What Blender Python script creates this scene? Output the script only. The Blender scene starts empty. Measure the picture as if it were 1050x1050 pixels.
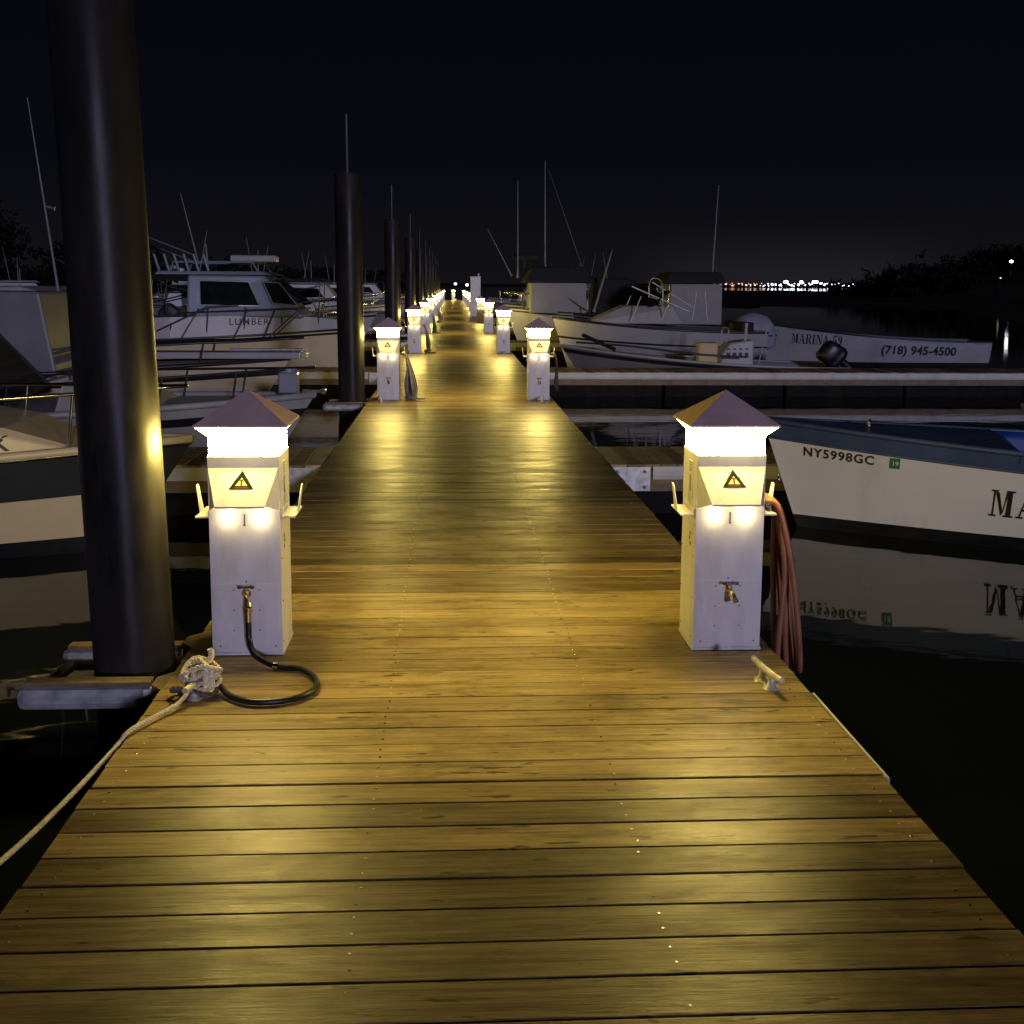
import bpy, bmesh, math, random
from mathutils import Vector, Matrix
from mathutils.bvhtree import BVHTree

R = math.radians
random.seed(7)
scene = bpy.context.scene
COL = scene.collection

# ------------------------------------------------------------------ frame of reference
DZ = 0.45                      # deck top above the water (z = 0)
CAMZ = DZ + 1.52
F = 1164.0                     # focal length in photo pixels (photo 1050 px wide)
PPX, PPY = 525.0, 450.0
XL, XR = -1.095, 1.349         # edges of the main walkway
PSI, TH, RHO = math.atan(62.6 / 1175.0), math.atan(158.0 / F), 0.006
fwd = Vector((math.sin(PSI) * math.cos(TH), math.cos(PSI) * math.cos(TH), -math.sin(TH)))
r0 = Vector((math.cos(PSI), -math.sin(PSI), 0))
u0 = r0.cross(fwd)
rgt = r0 * math.cos(RHO) + u0 * math.sin(RHO)
upv = rgt.cross(fwd)
CAM = Vector((0, 0, CAMZ))


def ray(u, v):
    return (fwd + rgt * ((u - PPX) / F) - upv * ((v - PPY) / F))


def at(u, v, y):               # point of the place at distance y along the dock
    d = ray(u, v)
    return CAM + d * (y / d.y)


def gz(u, v, z=DZ):            # point of the place at height z
    d = ray(u, v)
    return CAM + d * ((z - CAMZ) / d.z)


# ------------------------------------------------------------------ materials
def nd(nt, typ, **kw):
    n = nt.nodes.new(typ)
    for k, v in kw.items():
        setattr(n, k, v)
    return n


def mat(name, col, rough=0.5, metal=0.0, var=0.15, scale=6.0, bump=0.0, bscale=40.0, stretch=(1, 1, 1),
        stain=None, stain_amt=0.0, rvar=0.1, spec=0.5, coat=0.0):
    m = bpy.data.materials.new(name)
    m.use_nodes = True
    nt = m.node_tree
    b = nt.nodes['Principled BSDF']
    tc = nd(nt, 'ShaderNodeTexCoord')
    mp = nd(nt, 'ShaderNodeMapping')
    mp.inputs['Scale'].default_value = stretch
    nt.links.new(tc.outputs['Object'], mp.inputs['Vector'])
    n1 = nd(nt, 'ShaderNodeTexNoise')
    n1.inputs['Scale'].default_value = scale
    n1.inputs['Detail'].default_value = 6
    nt.links.new(mp.outputs['Vector'], n1.inputs['Vector'])
    ramp = nd(nt, 'ShaderNodeValToRGB')
    c0 = [max(0, c * (1 - var)) for c in col]
    c1 = [min(1, c * (1 + var)) for c in col]
    ramp.color_ramp.elements[0].position = 0.3
    ramp.color_ramp.elements[1].position = 0.7
    ramp.color_ramp.elements[0].color = (*c0, 1)
    ramp.color_ramp.elements[1].color = (*c1, 1)
    nt.links.new(n1.outputs['Fac'], ramp.inputs['Fac'])
    out = ramp.outputs['Color']
    if stain:
        n2 = nd(nt, 'ShaderNodeTexNoise')
        n2.inputs['Scale'].default_value = scale * 0.6
        n2.inputs['Detail'].default_value = 8
        n2.inputs['Roughness'].default_value = 0.7
        mp2 = nd(nt, 'ShaderNodeMapping')
        mp2.inputs['Location'].default_value = (3.1, 7.7, 1.3)
        mp2.inputs['Scale'].default_value = (1.6, 1.6, 0.5)
        nt.links.new(tc.outputs['Object'], mp2.inputs['Vector'])
        nt.links.new(mp2.outputs['Vector'], n2.inputs['Vector'])
        r2 = nd(nt, 'ShaderNodeValToRGB')
        r2.color_ramp.elements[0].position = 0.52
        r2.color_ramp.elements[1].position = 0.72
        r2.color_ramp.elements[1].color = (stain_amt,) * 3 + (1,)
        nt.links.new(n2.outputs['Fac'], r2.inputs['Fac'])
        mx = nd(nt, 'ShaderNodeMix', data_type='RGBA')
        nt.links.new(r2.outputs['Color'], mx.inputs['Factor'])
        nt.links.new(out, mx.inputs['A'])
        mx.inputs['B'].default_value = (*stain, 1)
        out = mx.outputs['Result']
    nt.links.new(out, b.inputs['Base Color'])
    rr = nd(nt, 'ShaderNodeMapRange')
    rr.inputs['To Min'].default_value = max(0.02, rough - rvar)
    rr.inputs['To Max'].default_value = min(1, rough + rvar)
    nt.links.new(n1.outputs['Fac'], rr.inputs['Value'])
    nt.links.new(rr.outputs['Result'], b.inputs['Roughness'])
    b.inputs['Metallic'].default_value = metal
    b.inputs['Specular IOR Level'].default_value = spec
    if coat:
        b.inputs['Coat Weight'].default_value = coat
        b.inputs['Coat Roughness'].default_value = 0.1
    if bump:
        nb = nd(nt, 'ShaderNodeTexNoise')
        nb.inputs['Scale'].default_value = bscale
        nb.inputs['Detail'].default_value = 5
        nt.links.new(mp.outputs['Vector'], nb.inputs['Vector'])
        bp = nd(nt, 'ShaderNodeBump')
        bp.inputs['Strength'].default_value = bump
        bp.inputs['Distance'].default_value = 0.01
        nt.links.new(nb.outputs['Fac'], bp.inputs['Height'])
        nt.links.new(bp.outputs['Normal'], b.inputs['Normal'])
    return m


def emit(name, col, strength, sampling='FRONT'):
    m = bpy.data.materials.new(name)
    m.use_nodes = True
    b = m.node_tree.nodes['Principled BSDF']
    b.inputs['Base Color'].default_value = (0.8, 0.78, 0.72, 1)
    b.inputs['Roughness'].default_value = 0.4
    b.inputs['Emission Color'].default_value = (*col, 1)
    b.inputs['Emission Strength'].default_value = strength
    m.cycles.emission_sampling = sampling
    return m


def deck_wood(name, ca, cb, cd, gloss=0.42):
    """Weathered planks: tone per plank, grain along the plank, dark streaks, knots, wear."""
    m = bpy.data.materials.new(name)
    m.use_nodes = True
    nt = m.node_tree
    L = nt.links.new
    b = nt.nodes['Principled BSDF']
    tc = nd(nt, 'ShaderNodeTexCoord')
    a = nd(nt, 'ShaderNodeAttribute', attribute_name='plank')
    sep = nd(nt, 'ShaderNodeSeparateColor')
    L(a.outputs['Color'], sep.inputs['Color'])
    off = nd(nt, 'ShaderNodeCombineXYZ')
    mul = nd(nt, 'ShaderNodeMath', operation='MULTIPLY')
    mul.inputs[1].default_value = 61.0
    L(sep.outputs['Green'], mul.inputs[0])
    L(mul.outputs[0], off.inputs['X'])
    L(mul.outputs[0], off.inputs['Z'])
    add = nd(nt, 'ShaderNodeVectorMath', operation='ADD')
    L(tc.outputs['Object'], add.inputs[0])
    L(off.outputs[0], add.inputs[1])

    def noise(scale, st, det=6, ro=0.6, dist=0.0):
        mp = nd(nt, 'ShaderNodeMapping')
        mp.inputs['Scale'].default_value = st
        L(add.outputs[0], mp.inputs['Vector'])
        n = nd(nt, 'ShaderNodeTexNoise')
        n.inputs['Scale'].default_value = scale
        n.inputs['Detail'].default_value = det
        n.inputs['Roughness'].default_value = ro
        n.inputs['Distortion'].default_value = dist
        L(mp.outputs[0], n.inputs['Vector'])
        return n.outputs['Fac']

    def ramp(fac, p0, p1, v0=0.0, v1=1.0):
        r = nd(nt, 'ShaderNodeMapRange')
        r.interpolation_type = 'SMOOTHSTEP'
        r.inputs['From Min'].default_value = p0
        r.inputs['From Max'].default_value = p1
        r.inputs['To Min'].default_value = v0
        r.inputs['To Max'].default_value = v1
        L(fac, r.inputs['Value'])
        return r.outputs['Result']

    def mix(fac, A, B):
        x = nd(nt, 'ShaderNodeMix', data_type='RGBA')
        if isinstance(fac, float):
            x.inputs['Factor'].default_value = fac
        else:
            L(fac, x.inputs['Factor'])
        for s, v in (('A', A), ('B', B)):
            if isinstance(v, tuple):
                x.inputs[s].default_value = (*v, 1)
            else:
                L(v, x.inputs[s])
        return x.outputs['Result']

    grain = noise(1.0, (2.2, 55, 20), 8, 0.65, 0.35)
    fine = noise(1.0, (9, 260, 60), 4, 0.6)
    blot = noise(1.0, (2.4, 6.5, 6), 6, 0.68, 0.5)
    streak = noise(1.0, (1.1, 16, 8), 7, 0.7, 1.0)
    scuff = noise(1.0, (3.2, 9, 9), 9, 0.75, 2.2)
    fleck = noise(1.0, (7.0, 34, 20), 3, 0.5, 0.3)
    tone = mix(sep.outputs['Red'], ca, cb)
    c = mix(ramp(grain, 0.36, 0.64), mix(0.45, tone, cd), mix(0.5, tone, cb))
    c = mix(ramp(streak, 0.52, 0.70, 0, 0.75), c, cd)
    c = mix(ramp(blot, 0.5, 0.70, 0, 0.6), c, cd)
    c = mix(ramp(fine, 0.50, 0.75, 0, 0.55), c, cd)
    c = mix(ramp(scuff, 0.60, 0.68, 0, 0.38), c, (0.46, 0.38, 0.24))
    c = mix(ramp(fleck, 0.655, 0.70, 0, 0.9), c, tuple(0.45 * v for v in cd))
    # drying checks: thin dark lines along the grain
    chk = noise(1.0, (0.9, 38, 9), 3, 0.45, 0.4)
    d1 = nd(nt, 'ShaderNodeMath', operation='SUBTRACT')
    L(chk, d1.inputs[0])
    d1.inputs[1].default_value = 0.5
    d2 = nd(nt, 'ShaderNodeMath', operation='ABSOLUTE')
    L(d1.outputs[0], d2.inputs[0])
    gate = noise(1.0, (1.7, 6, 5), 3, 0.5)
    d3 = nd(nt, 'ShaderNodeMath', operation='MULTIPLY')
    L(ramp(d2.outputs[0], 0.0, 0.011, 0.85, 0.0), d3.inputs[0])
    L(ramp(gate, 0.50, 0.60), d3.inputs[1])
    c = mix(d3.outputs[0], c, tuple(0.5 * v for v in cd))
    # worn pale patches where feet and lines drag, and dark damp patches across several planks
    world = nd(nt, 'ShaderNodeTexNoise')
    world.inputs['Scale'].default_value = 1.3
    world.inputs['Detail'].default_value = 7
    world.inputs['Roughness'].default_value = 0.65
    L(tc.outputs['Object'], world.inputs['Vector'])
    c = mix(ramp(world.outputs['Fac'], 0.50, 0.68, 0, 0.50), c, cd)
    vm = nd(nt, 'ShaderNodeVectorMath', operation='SCALE')
    L(c, vm.inputs[0])
    L(ramp(sep.outputs['Red'], 0.0, 1.0, 0.72, 1.34), vm.inputs['Scale'])
    c = vm.outputs[0]
    L(c, b.inputs['Base Color'])
    L(ramp(blot, 0.3, 0.7, gloss - 0.07, gloss + 0.13), b.inputs['Roughness'])
    b.inputs['Specular IOR Level'].default_value = 0.22
    bp = nd(nt, 'ShaderNodeBump')
    bp.inputs['Strength'].default_value = 0.28
    bp.inputs['Distance'].default_value = 0.004
    ad = nd(nt, 'ShaderNodeMath', operation='ADD')
    L(grain, ad.inputs[0])
    L(fine, ad.inputs[1])
    L(ad.outputs[0], bp.inputs['Height'])
    L(bp.outputs['Normal'], b.inputs['Normal'])
    return m


LAMP = (1.0, 0.745, 0.18)
M = dict(
    wood=deck_wood('dock_planks', (0.18, 0.129, 0.052), (0.40, 0.298, 0.135), (0.055, 0.036, 0.014), 0.36),
    finger_wood=deck_wood('finger_planks', (0.30, 0.225, 0.12), (0.50, 0.39, 0.22), (0.11, 0.08, 0.04), 0.55),
    fascia=mat('fascia_timber', (0.20, 0.145, 0.085), 0.65, var=0.35, scale=5, stretch=(1, 8, 10), bump=0.3, stain=(0.05, 0.04, 0.025), stain_amt=0.6),
    darkwood=mat('dark_timber', (0.09, 0.065, 0.04), 0.7, var=0.35, scale=5, bump=0.3),
    vinyl=mat('pale_rub_strip', (0.54, 0.54, 0.52), 0.5, var=0.12, scale=4, stain=(0.22, 0.2, 0.17), stain_amt=0.5),
    float=mat('black_float', (0.010, 0.010, 0.011), 0.8, var=0.4, stain=(0.03, 0.03, 0.02), stain_amt=0.5, spec=0.15),
    galv=mat('galvanised_steel', (0.50, 0.50, 0.49), 0.40, 0.35, var=0.25, scale=18, stain=(0.16, 0.13, 0.1), stain_amt=0.4),
    white=mat('white_powder_coat', (0.78, 0.77, 0.77), 0.42, var=0.03, scale=3, stain=(0.36, 0.32, 0.27), stain_amt=0.5, bump=0.03, bscale=120),
    roof=mat('pink_tan_roof_metal', (0.66, 0.45, 0.43), 0.5, var=0.10, scale=5, stain=(0.42, 0.27, 0.25), stain_amt=0.5),
    lens=emit('lit_lamp_lens', LAMP, 225.0),
    flare=emit('lit_lamp_flare', LAMP, 34.0),
    bulb=emit('lit_bulb', (1.0, 0.78, 0.36), 26.0),
    black=mat('black_marking', (0.015, 0.015, 0.016), 0.55, var=0.3),
    seal=mat('dark_screw', (0.08, 0.075, 0.07), 0.4, 0.6),
    screw=mat('bright_screw', (0.72, 0.68, 0.60), 0.28, 1.0),
    greenlab=mat('label_green', (0.014, 0.024, 0.013), 0.95, spec=0.0),
    cream=mat('label_cream', (0.60, 0.50, 0.30), 0.9, spec=0.0),
    orange=mat('label_orange', (0.10, 0.045, 0.012), 0.9, spec=0.0),
    brass=mat('worn_brass', (0.55, 0.42, 0.22), 0.32, 1.0, var=0.3, scale=60),
    rubber=mat('black_rubber', (0.012, 0.012, 0.013), 0.38, var=0.3),
    hose_red=mat('salmon_hose', (0.38, 0.155, 0.08), 0.42, var=0.2, scale=9),
    hose_grey=mat('grey_hose', (0.24, 0.23, 0.21), 0.5, var=0.4, scale=12),
    hose_green=mat('green_hose', (0.02, 0.16, 0.07), 0.45),
    hose_brown=mat('brown_hose', (0.10, 0.075, 0.055), 0.5, var=0.3),
    rope=mat('white_braid', (0.74, 0.68, 0.52), 0.8, var=0.15, scale=50, stain=(0.25, 0.2, 0.15), stain_amt=0.6),
    rope_dirty=mat('dirty_rope', (0.12, 0.10, 0.09), 0.85, var=0.5, scale=60),
    cleat=mat('cast_cleat', (0.62, 0.60, 0.54), 0.42, 0.35, var=0.2, scale=30),
    pile=mat('black_pile_sleeve', (0.020, 0.018, 0.016), 0.40, spec=0.2, var=0.5, scale=3, stretch=(1, 1, 0.35), bump=0.18, bscale=14, stain=(0.050, 0.046, 0.042), stain_amt=0.75, rvar=0.2),
    pile_base=mat('pile_growth', (0.03, 0.03, 0.02), 0.7, var=0.5, scale=12, bump=0.6),
    gel=mat('white_gelcoat', (0.77, 0.775, 0.77), 0.32, var=0.05, scale=1.5, stain=(0.48, 0.40, 0.30), stain_amt=0.55),
    gel_cream=mat('cream_gelcoat', (0.62, 0.53, 0.35), 0.35, var=0.06, scale=1.5, stain=(0.34, 0.27, 0.17), stain_amt=0.4),
    gel_dim=mat('dimmed_gelcoat', (0.36, 0.36, 0.365), 0.42, var=0.10, scale=1.5, stain=(0.17, 0.15, 0.13), stain_amt=0.4),  # pale gelcoat darkened: weaker light on boats further off put into the colour
    gel_blue=mat('blue_grey_gelcoat', (0.20, 0.235, 0.31), 0.36, var=0.10, scale=1.5),
    gel_grey=mat('grey_gelcoat', (0.17, 0.17, 0.18), 0.45, var=0.15, scale=2),
    navy=mat('navy_hull_paint', (0.030, 0.036, 0.040), 0.35, var=0.2, scale=2),
    blue=mat('blue_paint', (0.055, 0.085, 0.17), 0.42, var=0.22, scale=3, stain=(0.08, 0.11, 0.18), stain_amt=0.5),
    blue_in=mat('blue_interior', (0.012, 0.04, 0.26), 0.5, var=0.25, scale=3),
    boot=mat('black_bottom_paint', (0.010, 0.011, 0.013), 0.5, var=0.4),
    steel=mat('polished_steel', (0.62, 0.62, 0.63), 0.18, 1.0, var=0.1),
    rail=mat('dark_rail', (0.035, 0.036, 0.04), 0.35, 0.4),
    canvas=mat('black_canvas', (0.010, 0.0105, 0.012), 0.85, var=0.4, scale=8, bump=0.3, bscale=20),
    canvas_grey=mat('grey_canvas', (0.30, 0.31, 0.36), 0.85, var=0.2, scale=4, bump=0.4, bscale=12),
    sheet=mat('pale_side_curtain', (0.25, 0.25, 0.24), 0.7, var=0.12, scale=2, bump=0.2, bscale=6),
    glass=mat('dark_glass', (0.010, 0.012, 0.015), 0.08, var=0.3, rvar=0.03),
    trim=mat('window_trim', (0.55, 0.57, 0.62), 0.35, 0.3),
    yellow=mat('lamplit_yellow_gelcoat', (0.50, 0.38, 0.16), 0.45),  # yellow lamplight on the console put into the base colour
    antenna=mat('fibreglass_whip', (0.17, 0.175, 0.19), 0.5),
    sticker=mat('green_sticker', (0.05, 0.20, 0.08), 0.5),
    white_ink=mat('white_ink', (0.75, 0.78, 0.72), 0.5),
    land=mat('dark_ground', (0.018, 0.018, 0.014), 0.95, var=0.4, scale=0.2, spec=0.1),
    leaf=mat('foliage', (0.009, 0.011, 0.006), 0.95, var=0.5, scale=0.8, spec=0.05),
    bark=mat('bark', (0.06, 0.045, 0.03), 0.9, var=0.4),
    house=mat('pale_siding', (0.22, 0.22, 0.22), 0.7),
    dark=mat('dark_metal', (0.03, 0.03, 0.032), 0.5),
    lt_orange=emit('sodium_light', (1.0, 0.42, 0.18), 1.3, 'NONE'),
    lt_pink=emit('peach_light', (1.0, 0.62, 0.42), 1.6, 'NONE'),
    lt_white=emit('cool_white_light', (0.80, 0.88, 1.0), 7.0, 'NONE'),
    lt_flood=emit('floodlight', (0.90, 0.94, 1.0), 14.0, 'NONE'),
)


# ------------------------------------------------------------------ mesh builder
class MB:
    def __init__(self):
        self.v, self.f, self.m, self.s = [], [], [], []

    def raw(self, vs, fs, m=0, smooth=False):
        b = len(self.v)
        self.v += [tuple(x) for x in vs]
        for f in fs:
            self.f.append([b + i for i in f])
            self.m.append(m)
            self.s.append(smooth)
        return self

    def box(self, c, s, m=0, rot=None):
        vs = []
        for dx in (-.5, .5):
            for dy in (-.5, .5):
                for dz in (-.5, .5):
                    p = Vector((dx * s[0], dy * s[1], dz * s[2]))
                    if rot is not None:
                        p = rot @ p
                    vs.append(Vector(c) + p)
        return self.raw(vs, [(0, 1, 3, 2), (4, 6, 7, 5), (0, 4, 5, 1), (2, 3, 7, 6), (0, 2, 6, 4), (1, 5, 7, 3)], m)

    def bb(self, x0, x1, y0, y1, z0, z1, m=0):
        return self.box(((x0 + x1) / 2, (y0 + y1) / 2, (z0 + z1) / 2), (x1 - x0, y1 - y0, z1 - z0), m)

    def tube(self, pts, r, n=8, m=0, cap=True, closed=False):
        pts = [Vector(p) for p in pts]
        rs = r if isinstance(r, (list, tuple)) else [r] * len(pts)
        N = len(pts)
        rings, prev = [], None
        for i, p in enumerate(pts):
            a = pts[(i - 1) % N] if (i > 0 or closed) else p
            c = pts[(i + 1) % N] if (i < N - 1 or closed) else p
            t = (c - a)
            t = t.normalized() if t.length > 1e-9 else Vector((0, 0, 1))
            if prev is None:
                h = Vector((0, 0, 1)) if abs(t.z) < 0.9 else Vector((1, 0, 0))
                x = t.cross(h).normalized()
            else:
                x = prev - t * prev.dot(t)
                x = x.normalized() if x.length > 1e-6 else t.orthogonal().normalized()
            prev = x
            y = t.cross(x)
            rings.append([p + (x * math.cos(2 * math.pi * k / n) + y * math.sin(2 * math.pi * k / n)) * rs[i] for k in range(n)])
        vs = [q for rg in rings for q in rg]
        fs = []
        for i in range(N if closed else N - 1):
            j = (i + 1) % N
            for k in range(n):
                k2 = (k + 1) % n
                fs.append((i * n + k, i * n + k2, j * n + k2, j * n + k))
        self.raw(vs, fs, m, True)
        if cap and not closed:
            self.raw(rings[0], [tuple(range(n))[::-1]], m)
            self.raw(rings[-1], [tuple(range(n))], m)
        return self

    def lathe(self, prof, c=(0, 0, 0), n=24, m=0, smooth=True):
        """prof: (r, z) pairs, turned about a vertical axis through c."""
        c = Vector(c)
        vs = []
        for r, z in prof:
            for k in range(n):
                a = 2 * math.pi * k / n
                vs.append(c + Vector((r * math.cos(a), r * math.sin(a), z)))
        fs = []
        for i in range(len(prof) - 1):
            for k in range(n):
                k2 = (k + 1) % n
                fs.append((i * n + k, i * n + k2, (i + 1) * n + k2, (i + 1) * n + k))
        return self.raw(vs, fs, m, smooth)

    def disc(self, c, r, nrm=(0, 0, 1), n=8, m=0, h=0.002):
        nv = Vector(nrm).normalized()
        return self.tube([Vector(c) - nv * h * 0.3, Vector(c) + nv * h], [r, r * 0.8], n, m)

    def prism(self, poly, axis, a, b, m=0):
        """poly of 2-D points extruded along axis ('x','y','z') from a to b."""
        def p3(p, h):
            return {'x': (h, p[0], p[1]), 'y': (p[0], h, p[1]), 'z': (p[0], p[1], h)}[axis]
        n = len(poly)
        vs = [p3(p, a) for p in poly] + [p3(p, b) for p in poly]
        fs = [tuple(range(n))[::-1], tuple(range(n, 2 * n))] + [(i, (i + 1) % n, n + (i + 1) % n, n + i) for i in range(n)]
        return self.raw(vs, fs, m)

    def build(self, name, mats, parent=None, bev=0.0, recalc=True):
        me = bpy.data.meshes.new(name)
        me.from_pydata(self.v, [], self.f)
        mats = mats if isinstance(mats, (list, tuple)) else [mats]
        for x in mats:
            me.materials.append(M[x] if isinstance(x, str) else x)
        me.polygons.foreach_set('material_index', self.m)
        me.polygons.foreach_set('use_smooth', self.s)
        if recalc:
            b = bmesh.new()
            b.from_mesh(me)
            bmesh.ops.recalc_face_normals(b, faces=b.faces)
            b.to_mesh(me)
            b.free()
        me.update()
        o = bpy.data.objects.new(name, me)
        COL.objects.link(o)
        if parent:
            o.parent = parent
        if bev:
            md = o.modifiers.new('edge', 'BEVEL')
            md.width = bev
            md.segments = 2
            md.limit_method = 'ANGLE'
            md.angle_limit = R(40)
        return o


def tag(o, label=None, cat=None, group=None, kind=None):
    if label:
        o['label'] = label
    if cat:
        o['category'] = cat
    if group:
        o['group'] = group
    if kind:
        o['kind'] = kind
    return o


def empty(name, loc, rz=0.0, label=None, cat=None, group=None):
    o = bpy.data.objects.new(name, None)
    o.empty_display_size = 0.2
    COL.objects.link(o)
    o.location = loc
    o.rotation_euler = (0, 0, rz)
    return tag(o, label, cat, group)


KIDS = {}


def copy_tree(o, parent=None):
    c = o.copy()
    COL.objects.link(c)
    c.parent = parent
    for ch in [x for x in bpy.data.objects if x.parent == o]:
        copy_tree(ch, c)
    return c


def cat(pts, n=8, closed=False):
    """smooth path through points (Catmull-Rom)"""
    P = [Vector(p) for p in pts]
    N = len(P)
    out = []
    for i in range(N if closed else N - 1):
        p0 = P[(i - 1) % N] if (closed or i > 0) else P[0] * 2 - P[1]
        p1, p2 = P[i], P[(i + 1) % N]
        p3 = P[(i + 2) % N] if (closed or i + 2 < N) else P[-1] * 2 - P[-2]
        for k in range(n):
            t = k / n
            out.append(0.5 * ((2 * p1) + (p2 - p0) * t + (2 * p0 - 5 * p1 + 4 * p2 - p3) * t * t + (3 * p1 - p0 - 3 * p2 + p3) * t ** 3))
    if not closed:
        out.append(P[-1])
    return out


def strands(mb, path, r, pitch=0.055, m=0, n=5):
    """three laid strands twisted along a path"""
    P = []
    for i in range(len(path) - 1):      # resample finely
        a, b = path[i], path[i + 1]
        k = max(1, int((b - a).length / (pitch / 8)))
        P += [a.lerp(b, j / k) for j in range(k)]
    P.append(path[-1])
    prev, s = None, 0.0
    S = [[], [], []]
    for i, p in enumerate(P):
        t = (P[min(i + 1, len(P) - 1)] - P[max(i - 1, 0)]).normalized()
        x = t.orthogonal().normalized() if prev is None else (prev - t * prev.dot(t)).normalized()
        prev = x
        y = t.cross(x)
        if i:
            s += (p - P[i - 1]).length
        for q in range(3):
            a = 2 * math.pi * (s / pitch + q / 3)
            S[q].append(p + (x * math.cos(a) + y * math.sin(a)) * r * 0.62)
    for q in range(3):
        mb.tube(S[q], r * 0.50, n, m)


def plank_attr(me, per_face):
    at_ = me.color_attributes.new('plank', 'FLOAT_COLOR', 'CORNER')
    for p in me.polygons:
        c = per_face[p.index]
        for li in p.loop_indices:
            at_.data[li].color = c


# ------------------------------------------------------------------ camera, world, sun
cd = bpy.data.cameras.new('camera')
cam = bpy.data.objects.new('camera', cd)
COL.objects.link(cam)
cd.sensor_width = 36.0
cd.lens = 36.0 * F / 1050.0
cd.shift_x = 0.0
cd.shift_y = (PPY - 525.0) / 1050.0
cd.clip_start, cd.clip_end = 0.05, 6000
mw = Matrix((rgt, upv, -fwd)).transposed().to_4x4()
mw.translation = CAM
cam.matrix_world = mw
scene.camera = cam

w = bpy.data.worlds.new('World')
scene.world = w
w.use_nodes = True
nt = w.node_tree
bg = nt.nodes['Background']
tc = nd(nt, 'ShaderNodeTexCoord')
sp = nd(nt, 'ShaderNodeSeparateXYZ')
nt.links.new(tc.outputs['Generated'], sp.inputs[0])
rp = nd(nt, 'ShaderNodeValToRGB')
els = rp.color_ramp.elements
els[0].position, els[0].color = 0.0, (0.0098, 0.0096, 0.0118, 1)
els[1].position, els[1].color = 1.0, (0.0016, 0.0021, 0.0050, 1)
for p, c in ((0.035, (0.0082, 0.0082, 0.0112)), (0.10, (0.0044, 0.0050, 0.0092)), (0.25, (0.0024, 0.0031, 0.0072))):
    e = els.new(p)
    e.color = (*c, 1)
nt.links.new(sp.outputs['Z'], rp.inputs[0])
# skyglow above the lit far shore
gd = Vector((0.285, 0.958, 0.0)).normalized()
dt = nd(nt, 'ShaderNodeVectorMath', operation='DOT_PRODUCT')
nt.links.new(tc.outputs['Generated'], dt.inputs[0])
dt.inputs[1].default_value = gd
mr = nd(nt, 'ShaderNodeMapRange', interpolation_type='SMOOTHSTEP')
mr.inputs['From Min'].default_value = 0.988
mr.inputs['From Max'].default_value = 1.0
nt.links.new(dt.outputs['Value'], mr.inputs['Value'])
mz = nd(nt, 'ShaderNodeMapRange', interpolation_type='SMOOTHSTEP')
mz.inputs['From Min'].default_value = 0.06
mz.inputs['From Max'].default_value = 0.0
nt.links.new(sp.outputs['Z'], mz.inputs['Value'])
mm = nd(nt, 'ShaderNodeMath', operation='MULTIPLY')
nt.links.new(mr.outputs[0], mm.inputs[0])
nt.links.new(mz.outputs[0], mm.inputs[1])
mxw = nd(nt, 'ShaderNodeMix', data_type='RGBA', blend_type='ADD')
nt.links.new(mm.outputs[0], mxw.inputs['Factor'])
nt.links.new(rp.outputs['Color'], mxw.inputs['A'])
mxw.inputs['B'].default_value = (0.011, 0.011, 0.015, 1)
nt.links.new(mxw.outputs['Result'], bg.inputs['Color'])
bg.inputs['Strength'].default_value = 0.62

sd = bpy.data.lights.new('cool_light', 'SUN')
sun = bpy.data.objects.new('cool_light', sd)
COL.objects.link(sun)
sd.energy = 0.88
sd.angle = R(4)
sd.color = (0.66, 0.64, 1.0)
sun.rotation_euler = Vector((-0.26, 0.95, -0.15)).to_track_quat('-Z', 'Y').to_euler()

vs_ = scene.view_settings
vs_.view_transform = 'Standard'
vs_.look = 'None'
vs_.exposure = 0
vs_.gamma = 1
vs_.use_curve_mapping = False
cy = scene.cycles
cy.use_denoising = True
cy.max_bounces = 6
cy.diffuse_bounces = 3
cy.glossy_bounces = 4
cy.sample_clamp_indirect = 4
cy.use_light_tree = True

# ------------------------------------------------------------------ water, shores, trees
wm = bpy.data.materials.new('still_water')
wm.use_nodes = True
nt = wm.node_tree
b = nt.nodes['Principled BSDF']
b.inputs['Base Color'].default_value = (0.006, 0.008, 0.007, 1)
b.inputs['Roughness'].default_value = 0.035
b.inputs['IOR'].default_value = 1.33
tcw = nd(nt, 'ShaderNodeTexCoord')
mpw = nd(nt, 'ShaderNodeMapping')
mpw.inputs['Scale'].default_value = (1.0, 1.9, 1.0)
nt.links.new(tcw.outputs['Object'], mpw.inputs[0])
nw = nd(nt, 'ShaderNodeTexNoise')
nw.inputs['Scale'].default_value = 1.7
nw.inputs['Detail'].default_value = 2.5
nt.links.new(mpw.outputs[0], nw.inputs['Vector'])
bw = nd(nt, 'ShaderNodeBump')
bw.inputs['Strength'].default_value = 0.035
bw.inputs['Distance'].default_value = 0.06
nt.links.new(nw.outputs['Fac'], bw.inputs['Height'])
nt.links.new(bw.outputs['Normal'], b.inputs['Normal'])
M['water'] = wm
tag(MB().raw([(-3000, -300, 0), (3000, -300, 0), (3000, 4500, 0), (-3000, 4500, 0)], [(0, 1, 2, 3)]).build('water', 'water', recalc=False),
    'still black harbour water mirroring the hulls', kind='structure')


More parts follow.
